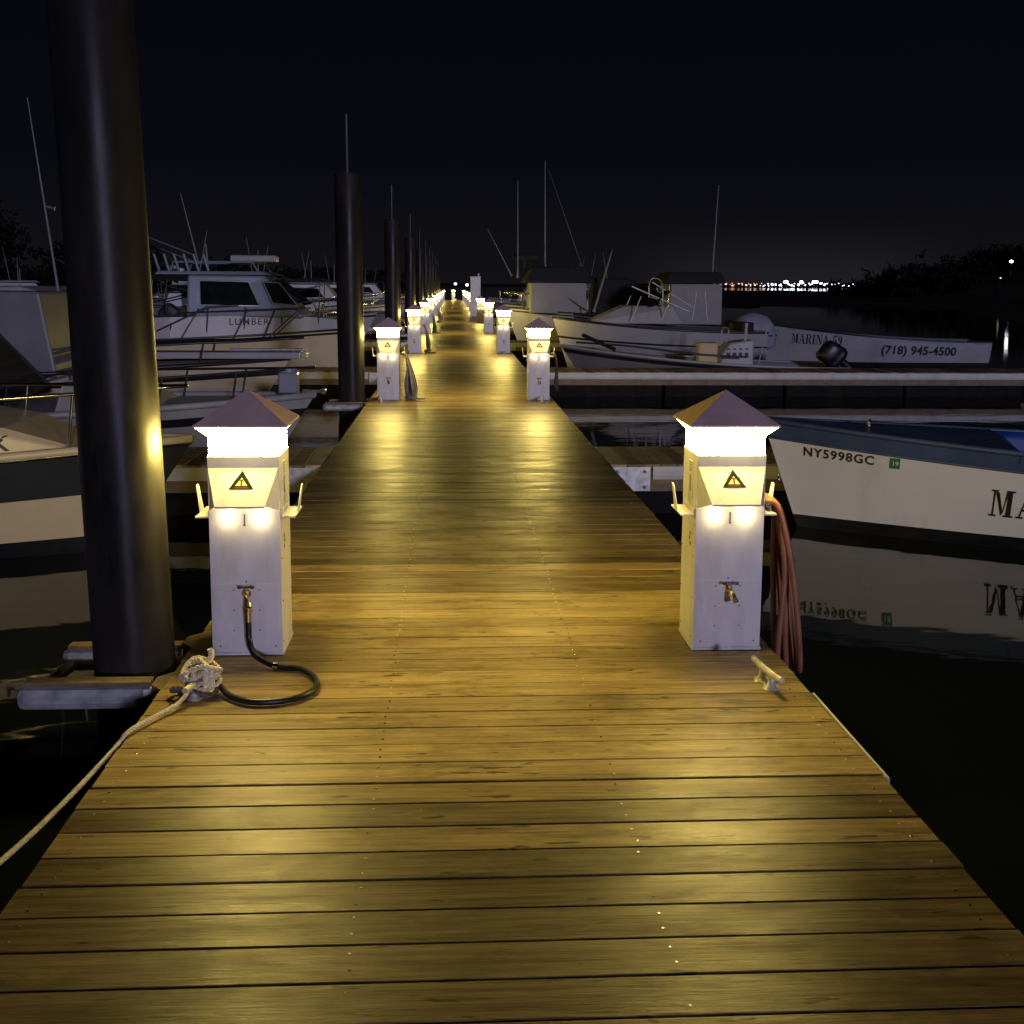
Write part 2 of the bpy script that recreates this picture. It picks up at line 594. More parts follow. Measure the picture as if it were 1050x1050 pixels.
def mound(name, outline, hfun, n=40, kind='structure', label=None):
    """terrain: grid over a rectangle with a height function"""
    x0, x1, y0, y1 = outline
    ny = max(6, n // 4)
    vs, fs = [], []
    for j in range(ny + 1):
        for i in range(n + 1):
            fx, fy = i / n, j / ny
            vs.append((x0 + (x1 - x0) * fx, y0 + (y1 - y0) * fy, hfun(fx, fy)))
    for j in range(ny):
        for i in range(n):
            a = j * (n + 1) + i
            fs.append((a, a + 1, a + n + 2, a + n + 1))
    o = MB().raw(vs, fs, 0, True).build(name, 'land')
    return tag(o, label, kind=kind)


def bumpy(f, amp, k, ph):
    return amp * (0.5 + 0.5 * math.sin(f * k + ph)) * (0.6 + 0.4 * math.sin(f * k * 2.7 + ph * 1.7))


mound('mud_flat', (17, 150, 66, 420), lambda fx, fy: -0.25 + 0.75 * min(1, fy * 5) * min(1, fx * 14) * (0.75 + 0.25 * math.sin(fx * 31 + fy * 9)), 60, label='low dark mud flat on the right under the far lights')
mound('far_shore', (-900, 1500, 1560, 2100), lambda fx, fy: -1 + 4.0 * min(1, fy * 6) + bumpy(fx, 4, 40, 1) * min(1, fy * 3), 120, label='low dark far shore under the city lights')
mound('left_shore', (-260, -3, 165, 330), lambda fx, fy: -0.6 + 2.2 * min(1, fy * 5) * min(1, (1 - fx) * 8), 60, label='low dark shore beyond the left boats')
mound('near_left_bank', (-60, -19, 52, 100), lambda fx, fy: -0.5 + 1.5 * min(1, fy * 5) * min(1, (1 - fx) * 4), 24, label='dark bank under the leafy tree')
mound('hill', (62, 280, 150, 200), lambda fx, fy: -0.8 + 7.0 * min(1, fx * 7) * math.sin(min(1, fy * 2.2) * math.pi / 2) ** 1.0, 60, label='dark wooded hill across the water')


def leaf_cloud(mb, c, rad, n, size, m=0, rng=random, clumps=None):
    """leaf-sized faces gathered in clumps through a crown's volume"""
    clumps = clumps or max(5, n // 60)
    cs = []
    for _ in range(clumps):
        while True:
            p = Vector((rng.uniform(-1, 1), rng.uniform(-1, 1), rng.uniform(-1, 1)))
            if p.length < 1:
                break
        cs.append(Vector((c[0] + p.x * rad[0], c[1] + p.y * rad[1], c[2] + p.z * rad[2])))
    for i in range(n):
        k = cs[i % clumps]
        q = k + Vector((rng.gauss(0, 1) * rad[0], rng.gauss(0, 1) * rad[1], rng.gauss(0, 1) * rad[2])) * 0.17
        a = Vector((rng.uniform(-1, 1), rng.uniform(-1, 1), rng.uniform(-1, 1))).normalized() * size * rng.uniform(0.6, 1.4)
        b = a.orthogonal().normalized() * size * rng.uniform(0.35, 0.6)
        mb.raw([q - a, q + b, q + a, q - b], [(0, 1, 2, 3)], m)


def tree(loc, h, rad, label, n=1500, size=0.16, seed=1):
    rng = random.Random(seed)
    t = empty('tree', loc, 0, label, 'tree')
    tm = MB()
    tm.tube(cat([(0, 0, -0.4), (0.1, 0, h * 0.25), (-0.05, 0.1, h * 0.55), (0.1, 0, h * 0.85)], 4), [h * 0.045 * (1 - 0.8 * i / 12) for i in range(13)], 8)
    for i in range(7):
        z = h * (0.3 + 0.08 * i)
        a = i * 2.4
        tm.tube([(0, 0, z), (math.cos(a) * rad[0] * 0.4, math.sin(a) * rad[1] * 0.4, z + h * 0.12), (math.cos(a) * rad[0] * 0.8, math.sin(a) * rad[1] * 0.8, z + h * 0.2)], [h * 0.018, h * 0.012, h * 0.004], 6)
    tm.build('trunk', 'bark', t)
    c = MB()
    leaf_cloud(c, (0, 0, h * 0.66), rad, n, size, rng=rng)
    c.build('crown', 'leaf', t, recalc=False)
    return t


tree((-24.3, 60, 0.9), 4.6, (2.6, 2.2, 1.7), 'broad dark tree rising behind the pale cabin side at far left', 2600, 0.17, 3)
tree((-20.6, 64, 0.9), 3.0, (2.0, 1.6, 1.2), 'low rounded dark tree just right of the broad tree', 1700, 0.15, 4)

tl = MB()
rng = random.Random(11)
for i in range(150):
    x = rng.uniform(-150, -6)
    hh = rng.uniform(1.2, 2.6) + 1.3 * (0.5 + 0.5 * math.sin(x * 0.11))
    yy = rng.uniform(180, 230)
    leaf_cloud(tl, (x, yy, 1.3 + hh * 0.6), (rng.uniform(2, 4.5), 2.5, hh * 0.75), 70, 0.6, rng=rng, clumps=7)
tag(tl.build('woods', 'leaf', recalc=False), 'dark distant treeline along the left shore', 'trees', kind='stuff')
tl = MB()
for i in range(190):
    fx = rng.random()
    x = 66 + fx * 110
    hh = rng.uniform(1.6, 3.0)
    yy = rng.uniform(160, 198)
    base = -0.8 + 7.0 * min(1, (x - 62) / 218 * 7) * math.sin(min(1, (yy - 150) / 50 * 2.2) * math.pi / 2)
    leaf_cloud(tl, (x, yy, base + hh * 0.5), (rng.uniform(2, 4.5), 2.5, hh * 0.8), 70, 0.6, rng=rng, clumps=7)
tag(tl.build('woods', 'leaf', recalc=False), 'black tree cover over the hill on the right', 'trees', kind='stuff')

# ------------------------------------------------------------------ main walkway
PITCH, BW = 0.1447, 0.1395
JOINTS = [3.25 - 4.65, 3.25] + [3.25 + 4.66 * i for i in range(1, 24)]
Y0, Y1 = -6.5, 111.5
mb = MB()
cols = []
rng = random.Random(5)
y = Y0
jn = [j for j in JOINTS if j > Y0]
sect = 0
while y < Y1:
    gap = rng.uniform(0.006, 0.0105) if y < 3.3 else rng.uniform(0.0035, 0.0075)
    if jn and y + PITCH > jn[0]:
        gap = 0.016
        jn.pop(0)
        sect += 1
    bw = PITCH - gap
    tone = max(0, min(1, rng.gauss(0.5, 0.30) + (-0.16 if sect % 2 else 0.20)))
    gid = rng.random()
    dz = rng.uniform(-0.0008, 0.0008)
    x0, x1 = XL + rng.uniform(-0.004, 0.004), XR + rng.uniform(-0.004, 0.004)
    dy = rng.uniform(-0.0015, 0.0015)
    t, e = DZ + dz, 0.0016
    prof = [(y, t - 0.038), (y, t - e), (y + e * .4, t - e * .35), (y + e, t), (y + bw - e, t), (y + bw - e * .4, t - e * .35), (y + bw, t - e), (y + bw, t - 0.038)]
    n = len(prof)
    vs = [(x0, p[0] - dy, p[1]) for p in prof] + [(x1, p[0] + dy, p[1]) for p in prof]
    fs = [(i, (i + 1) % n, n + (i + 1) % n, n + i) for i in range(n)] + [tuple(range(n))[::-1], tuple(range(n, 2 * n))]
    mb.raw(vs, fs)
    cols += [(tone, gid, 0, 1)] * len(fs)
    if y < 16:      # two rows of fixings per joist line
        for xs in (-0.235, 0.505, -1.03, 1.28):
            for yo in (0.035, 0.105):
                if rng.random() < 0.93:
                    k0 = len(mb.f)
                    mb.disc((xs + rng.uniform(-0.006, 0.006), y + yo + rng.uniform(-0.008, 0.008), t), 0.0048, n=7, m=(2 if rng.random() < 0.12 else 1), h=0.0012)
                    cols += [(0, 0, 0, 1)] * (len(mb.f) - k0)
    y += PITCH
dock = empty('boardwalk', (0, 0, 0), 0, 'long floating wooden walkway of crosswise planks between two rows of lit pedestals', 'dock')
dock['kind'] = 'structure'
o = mb.build('deck', ['wood', 'screw', 'seal'], dock)
plank_attr(o.data, cols)
fr = MB()
for xe, sg in ((XL + 0.03, -1), (XR - 0.03, 1)):
    fr.bb(xe - 0.022, xe + 0.022, Y0, Y1, DZ - 0.29, DZ - 0.042)
fr.build('side_beam', 'fascia', dock)
jb = MB()
for x in (-0.235, 0.505):
    jb.bb(x - 0.04, x + 0.04, Y0, Y1, DZ - 0.26, DZ - 0.043)
jb.build('joist', 'darkwood', dock)
fl = MB()
yy = Y0 + 0.4
while yy < Y1 - 2:
    fl.bb(XL + 0.14, XR - 0.14, yy, yy + 1.9, -0.2, 0.155)
    yy += 2.33
fl.build('float', 'float', dock)
es = MB()
es.bb(XR + 0.006, XR + 0.014, 3.3, 4.05, DZ - 0.05, DZ + 0.002)
es.build('edge_strip', 'vinyl', dock)

# ------------------------------------------------------------------ power pedestals
def make_pedestal():
    p = empty('power_pedestal', (0, 0, 0))
    W, D = 0.286, 0.272
    hw, hd = W / 2, D / 2
    body = MB()
    body.bb(-hw, hw, -hd, hd, 0.012, 0.828)
    body.bb(-hw - 0.004, hw + 0.004, -hd - 0.004, hd + 0.004, 0.0, 0.011)
    body.bb(-hw + 0.012, hw - 0.012, -hd - 0.0018, -hd, 0.03, 0.30)           # valve access panel
    for x in (-0.052, 0.052):
        for z in (0.105, 0.19, 0.275):
            body.disc((x, -hd - 0.0018, z), 0.0036, (0, -1, 0), 7, 1, 0.002)
    body.disc((0, -hd - 0.0018, 0.31), 0.0036, (0, -1, 0), 7, 1, 0.002)
    for x in (-0.11, 0.115):
        body.disc((x, -hd - 0.0018, 0.038), 0.004, (0, -1, 0), 7, 1, 0.002)
    for sx in (-1, 1):
        for z in (0.05, 0.22, 0.40, 0.53):
            for yv in (-0.11, 0.115):
                body.disc((sx * hw, yv, z), 0.0036, (sx, 0, 0), 7, 1, 0.002)
    body.build('cabinet', ['white', 'seal'], p, bev=0.004)
    # vents / outlet labels on the two flanks
    for sx in (-1, 1):
        s = MB()
        s.bb(min(sx * hw, sx * (hw + 0.002)), max(sx * hw, sx * (hw + 0.002)), -0.06, 0.02, 0.60 + 0.04, 0.79, 0)
        s.bb(min(sx * hw, sx * (hw + 0.003)), max(sx * hw, sx * (hw + 0.003)), -0.035, -0.005, 0.66, 0.73, 1)
        for k in range(4):
            z = 0.745 + 0.012 * k
            s.bb(min(sx * hw, sx * (hw + 0.003)), max(sx * hw, sx * (hw + 0.003)), -0.04, 0.0, z, z + 0.005, 1)
        s.build('side_label', ['white', 'hose_grey'], p)
        st = MB()
        for k in range(3):
            st.bb(min(sx * hw, sx * (hw + 0.0015)), max(sx * hw, sx * (hw + 0.0015)), -0.05 + 0.014 * (k % 2), -0.03 + 0.014 * (k % 2), 0.43 + 0.022 * k, 0.445 + 0.022 * k)
        st.build('worn_sticker', 'fascia', p)
    # roof
    r = MB()
    e, zr, pk = 0.185, 0.957, 1.086
    r.raw([(-e, -e, zr), (e, -e, zr), (e, e, zr), (-e, e, zr), (0, 0, pk)], [(0, 1, 4), (1, 2, 4), (2, 3, 4), (3, 0, 4)])
    r.raw([(-e, -e, zr), (e, -e, zr), (e, e, zr), (-e, e, zr), (-e, -e, zr - 0.008), (e, -e, zr - 0.008), (e, e, zr - 0.008), (-e, e, zr - 0.008)],
          [(0, 1, 5, 4), (1, 2, 6, 5), (2, 3, 7, 6), (3, 0, 4, 7), (4, 5, 6, 7)])
    r.build('roof', 'roof', p)
    # lamp lens: straight band, then flaring out to the eave
    l = MB()
    rings = [(hw - 0.006, 0.829), (hw - 0.006, 0.905), (0.179, 0.948)]
    vs = []
    for q, z in rings:
        qy = q - (hw - hd) if z < 0.94 else q
        vs += [(-q, -qy, z), (q, -qy, z), (q, qy, z), (-q, qy, z)]
    fs = []
    for i in range(2):
        for k in range(4):
            k2 = (k + 1) % 4
            fs.append((i * 4 + k, i * 4 + k2, i * 4 + 4 + k2, i * 4 + 4 + k))
    l.raw(vs, fs[:4])
    l.raw(vs, fs[4:], 2)
    l.raw(vs, [(8, 9, 10, 11), (0, 3, 2, 1)], 1)
    l.build('lamp_lens', ['lens', 'white', 'flare'], p, recalc=False)
    # hood over the outlets
    h = MB()
    y0 = -hd
    h.bb(-hw + 0.002, hw - 0.002, y0 - 0.007, y0 - 0.001, 0.782, 0.827)
    A, B_ = (-0.139, y0 - 0.008, 0.781), (0.139, y0 - 0.008, 0.781)
    C_, D_ = (0.099, y0 - 0.100, 0.640), (-0.099, y0 - 0.100, 0.640)
    E, G = (-0.140, y0 - 0.001, 0.606), (0.140, y0 - 0.001, 0.606)
    A2, B2 = (-0.140, y0 - 0.001, 0.781), (0.140, y0 - 0.001, 0.781)
    C2, D2 = (0.096, y0 - 0.096, 0.632), (-0.096, y0 - 0.096, 0.632)
    h.raw([A, B_, C_, D_, E, G, A2, B2, C2, D2], [(0, 1, 2, 3), (0, 3, 4, 6), (1, 7, 5, 2), (0, 6, 7, 1), (3, 2, 8, 9)])
    h.build('outlet_hood', 'white', p, recalc=True)
    # warning label on the hood
    nrm = (Vector(B_) - Vector(A)).cross(Vector(D_) - Vector(A)).normalized()
    if nrm.y > 0:
        nrm = -nrm
    dn = (Vector(D_) + Vector(C_) - Vector(A) - Vector(B_)).normalized()
    top = (Vector(A) + Vector(B_)) / 2

    def hp(x, s, off):
        return top + dn * s + Vector((x, 0, 0)) + nrm * off
    w_ = MB()
    s0, s1, hx = 0.012, 0.093, 0.049
    w_.raw([hp(0, s0, .0012), hp(hx, s1, .0012), hp(-hx, s1, .0012)], [(0, 1, 2)], 0)
    w_.raw([hp(0, s0 + 0.031, .0022), hp(hx * .50, s1 - 0.014, .0022), hp(-hx * .50, s1 - 0.014, .0022)], [(0, 1, 2)], 1)
    w_.raw([hp(-.004, s0 + .040, .0030), hp(.004, s0 + .040, .0030), hp(.003, s1 - .014, .0030), hp(-.003, s1 - .014, .0030)], [(0, 1, 2, 3)], 2)
    w_.raw([hp(-.009, s0 + .040, .0031), hp(.009, s0 + .040, .0031), hp(.009, s0 + .045, .0031), hp(-.009, s0 + .045, .0031)], [(0, 1, 2, 3)], 2)
    w_.raw([hp(-.027, s1 - .010, .0020), hp(.027, s1 - .010, .0020), hp(.030, s1 - .002, .0020), hp(-.030, s1 - .002, .0020)], [(0, 1, 2, 3)], 2)
    for sg in (-1, 1):
        w_.raw([hp(sg * .018, s0 + .034, .0020), hp(sg * .023, s0 + .034, .0020), hp(sg * .036, s1 - .022, .0020), hp(sg * .031, s1 - .022, .0020)], [(0, 1, 2, 3)], 2)
    w_.build('warning_label', ['greenlab', 'cream', 'orange'], p)
    # two outlet bulbs under the hood
    for sx in (-1, 1):
        bl = MB()
        prof = [(0.0005, -0.013), (0.014, -0.010), (0.021, 0.0), (0.012, 0.015)]
        bl.lathe(prof, (sx * 0.066, y0 - 0.030, 0.577), 8)
        o = bl.build('outlet_bulb', 'bulb', p)
    hs = MB()
    hs.bb(-0.002, 0.002, y0 - 0.006, y0 - 0.0005, 0.550, 0.59)
    hs.disc((0, y0 - 0.006, 0.546), 0.005, (0, -1, 0), 8, 0, 0.004)
    hs.build('hasp', 'seal', p)
    # cord shelves each side, with an upright fin
    for sx in (-1, 1):
        s = MB()
        xa, xb = sx * (hw + 0.001), sx * (hw + 0.058)
        s.bb(min(xa, xb), max(xa, xb), -0.12, 0.10, 0.571, 0.577)
        s.bb(min(xa, xa + sx * .004), max(xa, xa + sx * .004), -0.12, 0.10, 0.5775, 0.60)
        f0, f1 = xb - sx * 0.004, sx * (hw + 0.070)
        s.raw([(f0, -0.035, .578), (f0, 0.035, .578), (f1, 0.016, .688), (f1, -0.016, .688),
               (f0 + sx * .004, -0.035, .578), (f0 + sx * .004, 0.035, .578), (f1 + sx * .004, 0.016, .688), (f1 + sx * .004, -0.016, .688)],
              [(0, 1, 2, 3), (4, 7, 6, 5), (0, 3, 7, 4), (1, 5, 6, 2), (3, 2, 6, 7), (0, 4, 5, 1)])
        s.build('cord_shelf', 'white', p)
    # spigot
    q = MB()
    q.tube([(0, y0 - .001, .262), (0, y0 - .006, .262)], 0.020, 14)
    q.tube(cat([(0, y0 - .006, .262), (0.004, y0 - .035, .262), (0.010, y0 - .055, .252), (0.016, y0 - .066, .232)], 4), 0.0095, 10)
    q.tube([(0.015, y0 - .064, .236), (0.018, y0 - .070, .222)], 0.0135, 12)
    q.tube([(0.004, y0 - .034, .266), (0.004, y0 - .034, .292)], 0.006, 8)
    q.build('spigot', 'brass', p)
    hd_ = MB()
    hd_.box((0.004, y0 - .034, .295), (0.05, 0.014, 0.006))
    hd_.tube([(-0.021, y0 - .034, .290), (-0.021, y0 - .034, .300)], 0.009, 8)
    hd_.tube([(0.029, y0 - .034, .290), (0.029, y0 - .034, .300)], 0.009, 8)
    hd_.build('spigot_handle', 'seal', [x for x in bpy.data.objects if x.parent == p and x.name.startswith('spigot')][0])
    return p


ORD = ['first', 'second', 'third', 'fourth', 'fifth', 'sixth', 'seventh', 'eighth', 'ninth', 'tenth', 'eleventh', 'twelfth']
PX_L, PX_R = -0.84, 1.150
SP = 10.42
ped0 = make_pedestal()
peds = []
G_PED = 'lit power pedestals along the dock'
for k in range(11):
    yk = 4.70 + SP * k
    for side, X in (('left', PX_L), ('right', PX_R)):
        o = ped0 if not peds else copy_tree(ped0)
        o.location = (X, yk, DZ + 0.003)
        if k == 0:
            lab = ('white lit pedestal with a black hose on its spigot, beside the thickest pile' if side == 'left'
                   else 'white lit pedestal with a salmon hose hung on its side, near the blue skiff')
        elif k == 1:
            lab = ('white lit pedestal with a grey hose bundle on its side, beside the second black pile' if side == 'left'
                   else 'white lit pedestal, second from the front along the right edge of the dock')
        else:
            lab = 'white lit pedestal, %s from the front along the %s edge of the dock' % (ORD[k], side)
        tag(o, lab, 'pedestal', G_PED)
        peds.append(o)
o = copy_tree(ped0)
o.location = (0.13, 110.6, DZ + 0.003)
tag(o, 'white lit pedestal standing alone across the far end of the dock', 'pedestal', G_PED)

# ------------------------------------------------------------------ piles and their guides
def make_pile():
    p = empty('black_pile', (0, 0, 0))
    r, top = 0.158, 3.42
    s = MB()
    s.lathe([(r, -0.6), (r, 0.12), (r + .002, 1.2), (r, 2.4), (r, top - 0.02), (r - .008, top)], n=40)
    s.raw([(math.cos(2 * math.pi * k / 40) * (r - .008), math.sin(2 * math.pi * k / 40) * (r - .008), top) for k in range(40)], [tuple(range(40))])
    s.build('sleeve', 'pile', p)
    g = MB()
    g.lathe([(r + .004, -0.6), (r + .010, -0.1), (r + .012, 0.10), (r + .006, 0.17), (r + .001, 0.2)], n=32)
    g.build('growth_band', 'pile_base', p)
    sp_ = MB()
    sp_.lathe([(0.05, top), (0.05, top + .01), (0.012, top + .02), (0.010, top + .74), (0.001, top + .76)], n=10)
    sp_.build('top_spike', 'antenna', p)
    return p


def make_guide():
    """steel frame fixed to the dock edge, round a pile"""
    g = empty('pile_guide', (0, 0, 0))
    # local origin at the pile's axis at deck height; dock edge at x = +0.24
    def beam(y, z, name, hgt=0.095, th=0.075):
        m = MB()
        m.bb(-0.395, 0.125, y - th / 2, y + th / 2, z - hgt / 2, z + hgt / 2)
        m.build(name, 'galv', g, bev=0.034)
        t = MB()
        t.bb(-0.36, 0.115, y - 0.034, y + 0.034, z + hgt / 2 + .001, z + hgt / 2 + .020)
        t.build('timber_cap', 'fascia', g)
    beam(-0.235, -0.065, 'front_beam')
    beam(0.275, -0.085, 'back_beam')
    c = MB()
    c.tube(cat([(-0.35, -0.196, -.10), (-0.36, -0.12, -.10), (-0.36, 0.12, -.10), (-0.35, 0.237, -.10)], 6), 0.026, 12)
    c.build('end_beam', 'rubber', g)  # black material stands in for the shade hiding this end
    for y in (-0.235, 0.275):
        b = MB()
        b.prism([(0.126, y - 0.045), (0.126, y + 0.045), (0.195, y + 0.12), (0.195, y - 0.12)], 'z', -0.10, -0.004)
        b.build('bracket', 'fascia', g)
    for y in (-0.18, 0.20):
        rr = MB()
        rr.tube([(-0.10, y, -.085), (0.10, y, -.085)], 0.014, 12)
        rr.build('roller', 'rubber', g)
    return g


PILE_X = -1.275
pile0, guide0 = make_pile(), make_guide()
for k in range(11):
    yk = 4.52 + SP * k
    p = pile0 if k == 0 else copy_tree(pile0)
    p.location = (PILE_X if k == 0 else PILE_X - 0.035, yk, 0)
    if k:
        p.scale = (1.08, 1.08, 0.985)
    p.rotation_euler = [(R(-2.0), R(-2.1), 0), (0, R(-0.4), 0), (0, 0, 0), (R(.3), R(.4), 0)][min(k, 3)]
    lab = ['thick black pile rising out of the top of the picture beside the dock',
           'black pile with a thin spike on top, second in the row'][k] if k < 2 else 'black pile, %s in the row along the left of the dock' % ORD[k]
    tag(p, lab, 'pile', 'black piles along the left of the dock')
    if k < 5:
        g = guide0 if k == 0 else copy_tree(guide0)
        g.location = (PILE_X, yk, DZ)
        tag(g, 'galvanised frame round the foot of the %s black pile' % ('big' if k == 0 else ORD[k]), 'pile guide', 'steel frames round the pile feet')

# ------------------------------------------------------------------ finger docks
def make_finger(Lg):
    """runs along +x from x = 0; front face at y = 0, back at y = 1.1"""
    f = empty('finger_dock', (0, 0, 0))
    m = MB()
    cols = []
    rng = random.Random(17)
    x = 0.0
    while x < Lg:
        bw = 0.138
        t = rng.uniform(-.002, .002)
        k0 = len(m.f)
        m.bb(x, x + bw, 0.004, 1.096, -0.038, t)
        cols += [(max(0, min(1, rng.gauss(.5, .35))), rng.random(), 0, 1)] * (len(m.f) - k0)
        x += 0.1447
    o = m.build('deck', 'finger_wood', f, bev=0.003)
    plank_attr(o.data, cols)
    for y0, y1 in ((0.0, 0.045), (1.055, 1.10)):
        a = MB()
        a.bb(0.0, Lg, y0, y1, -0.232, -0.042)
        a.build('fascia', 'fascia', f)
    for y0, y1 in ((-0.032, -0.002), (1.102, 1.132)):
        s = MB()
        s.prism([(y0, -0.012), (y1, -0.012), (y1, -0.125), (y0, -0.125), (y0 - .008 if y0 < 0 else y0, -.09), (y0 - .008 if y0 < 0 else y0, -.045)], 'x', 0.36, Lg)
        s.build('rub_strip', 'vinyl', f)
    for y0 in (-0.010, 1.102):
        b = MB()
        b.bb(0.0, 0.34, y0, y0 + 0.008, -0.228, -0.02)
        for bx in (0.05, 0.29):
            for bz in (-0.06, -0.195):
                b.tube([(bx, y0 - .012, bz), (bx, y0 + .001, bz)], 0.016, 6, 1)
        b.build('bracket', ['galv', 'seal'], f)
    fl = MB()
    for i in range(int(Lg / 2.2)):
        fl.bb(0.25 + i * 2.2, 0.25 + i * 2.2 + 2.14, 0.10, 1.0, -0.62, -0.236)
    fl.build('float', 'float', f)
    return f


fing0 = make_finger(9.6)
first = True
for k in range(5):
    for side in ('right', 'left'):
        o = fing0 if first else copy_tree(fing0)
        first = False
        yk = 9.56 + SP * k
        if side == 'right':
            o.location = (XR + 0.012, yk, DZ - 0.004)
        else:
            o.location = (XL - 0.012, yk + 1.10, DZ - 0.004)
            o.rotation_euler = (0, 0, math.pi)
        if k == 0:
            lab = ('short wooden finger dock with bolted steel plate, behind the blue and white skiff bow' if side == 'right'
                   else 'wooden finger dock with pale rub strip behind the near left pedestal')
        elif k == 1:
            lab = ('long wooden finger dock with pale rub strip crossing in front of the low console skiff' if side == 'right'
                   else 'wooden finger dock just beyond the second black pile')
        else:
            lab = '%s wooden finger dock out along the %s side of the walkway' % (ORD[k], side)
        tag(o, lab, 'finger dock', 'finger docks off the walkway')

# ------------------------------------------------------------------ cleats, hoses, ropes
def make_cleat():
    m = MB()
    m.tube(cat([(0, -0.135, 0.060), (0, -0.07, 0.055), (0, 0, 0.053), (0, 0.07, 0.055), (0, 0.135, 0.060)], 4), [0.0105] + [0.0125] * 4 + [0.015] * 8 + [0.0125] * 3 + [0.0105], 12)
    for y in (-0.045, 0.045):
        m.tube([(0, y, 0.0), (0, y * 0.93, 0.024), (0, y * 0.85, 0.050)], [0.026, 0.014, 0.014], 12)
        m.disc((0, y, 0.001), 0.034, n=14, h=0.008)
    m.bb(-0.02, 0.02, -0.05, 0.05, 0.001, 0.011)
    for y in (-0.05, 0.05):
        m.disc((0, y * 0.8, 0.0672), 0.006, n=8, m=1, h=0.001)
    return m.build('dock_cleat', ['cleat', 'seal'], bev=0.0)


cl0 = make_cleat()
cp = gz(786, 702)
cl0.location = (cp.x, cp.y, DZ + 0.003)
cl0.rotation_euler = (0, 0, R(8))
tag(cl0, 'bare metal cleat on the planks in front of the salmon hose pedestal', 'cleat', 'mooring cleats on the dock')
c = cl0.copy()
COL.objects.link(c)
kp = gz(205, 712)
c.location = (kp.x, kp.y, DZ + 0.003)
c.rotation_euler = (0, 0, R(-10))
tag(c, 'metal cleat buried under the tangled white rope', 'cleat', 'mooring cleats on the dock')
for k in range(1, 5):
    for side, X in (('left', XL + 0.17), ('right', XR - 0.17)):
        c = cl0.copy()
        COL.objects.link(c)
        c.location = (X, 4.70 + SP * k - 0.40, DZ + 0.003)
        c.rotation_euler = (0, 0, R(4 if side == 'left' else -5))
        tag(c, 'small metal cleat at the foot of the %s %s pedestal' % (ORD[k], side), 'cleat', 'mooring cleats on the dock')

# mooring rope: a tangle on the cleat and a line running off the dock edge
rm = MB()
rng = random.Random(21)
kc = Vector((kp.x, kp.y, DZ + 0.012))
for j in range(5):
    path = []
    a0 = rng.uniform(0, 6.28)
    for i in range(9):
        a = a0 + i * 0.85
        rr = 0.040 + 0.025 * rng.random()
        path.append(kc + Vector((math.cos(a) * rr * 1.15 + 0.006, math.sin(a) * rr * 1.0, 0.015 + 0.02 * j + 0.018 * math.sin(a * 2 + j))))
    strands(rm, cat(path, 5), 0.0085, m=(1 if j == 0 else 0))
for j in range(6):
    a = rng.uniform(0, 6.28)
    s = Vector((math.cos(a), math.sin(a), 0))
    path = [kc - s * 0.062 + Vector((0, 0, 0.02)), kc - s * 0.038 + Vector((0, 0, 0.08 + 0.01 * j * .6)), kc + s * 0.035 + Vector((0.01, 0, 0.085 + 0.01 * j * .6)), kc + s * 0.066 + Vector((0, 0, 0.03))]
    strands(rm, cat(path, 6), 0.0085, m=0)
strands(rm, cat([kc + Vector((0.02, 0.02, 0.10)), kc + Vector((0.04, 0.03, 0.125)), kc + Vector((0.035, 0.04, 0.15))], 5), 0.0115)
strands(rm, cat([kc + Vector((-0.03, -.03, 0.0)), kc + Vector((-0.08, 0.0, 0.002)), kc + Vector((-0.095, -0.03, 0.015)), kc + Vector((-0.08, -0.05, 0.03)), kc + Vector((-0.04, -0.04, 0.02))], 5), 0.009, m=1)
line = [kc + Vector((-0.02, -0.05, 0.03)), gz(182, 722, DZ + 0.022), gz(160, 734, DZ + 0.018), gz(132, 750, DZ + 0.016),
        at(118, 767, 3.66), at(80, 808, 3.36), at(40, 848, 3.08), at(0, 884, 2.82), at(-60, 935, 2.5), (-1.62, 1.9, 0.03), (-1.9, 1.4, -0.25)]
strands(rm, cat(line, 6), 0.0080, pitch=0.045)
tag(rm.build('mooring_rope', ['rope', 'rope_dirty']), 'white laid rope tangled round a cleat and trailing over the dock edge', 'rope')

# black hose from the near left spigot
hp0 = Vector((PX_L + 0.018, 4.70 - 0.136 - 0.072, DZ + 0.003 + 0.216))
hm = MB()
hz = DZ + 0.016
hpts = [hp0, hp0 + Vector((0.001, -0.004, -0.06)), hp0 + Vector((0.005, -0.012, -0.13)), gz(262, 672, DZ + 0.045) + Vector((0, -0.0, 0)), gz(283, 683, hz), gz(308, 686, hz), gz(324, 696, hz), gz(321, 708, hz), gz(298, 717, hz), gz(262, 720, hz), gz(237, 714, hz), gz(226, 704, DZ + 0.022)]
hose = tag(hm.tube(cat(hpts, 8), 0.0125, 12).build('water_hose', 'rubber'), 'black rubber hose looping over the planks from the spigot to the rope', 'hose')
ft = MB()
ft.tube([hp0 + Vector((0, 0, 0.006)), hp0 + Vector((0, -0.001, -0.018))], 0.0165, 12)
ft.tube([hp0 + Vector((0, -0.001, -0.018)), hp0 + Vector((0.001, -0.004, -0.052))], 0.0145, 12)
ft.build('coupling', 'brass', hose)
cm = MB()
cc = gz(283, 683, hz)
cm.tube([cc + Vector((-0.01, 0.002, 0)), cc + Vector((0.01, -0.002, 0))], 0.0165, 12)
cm.build('clamp', 'steel', hose)


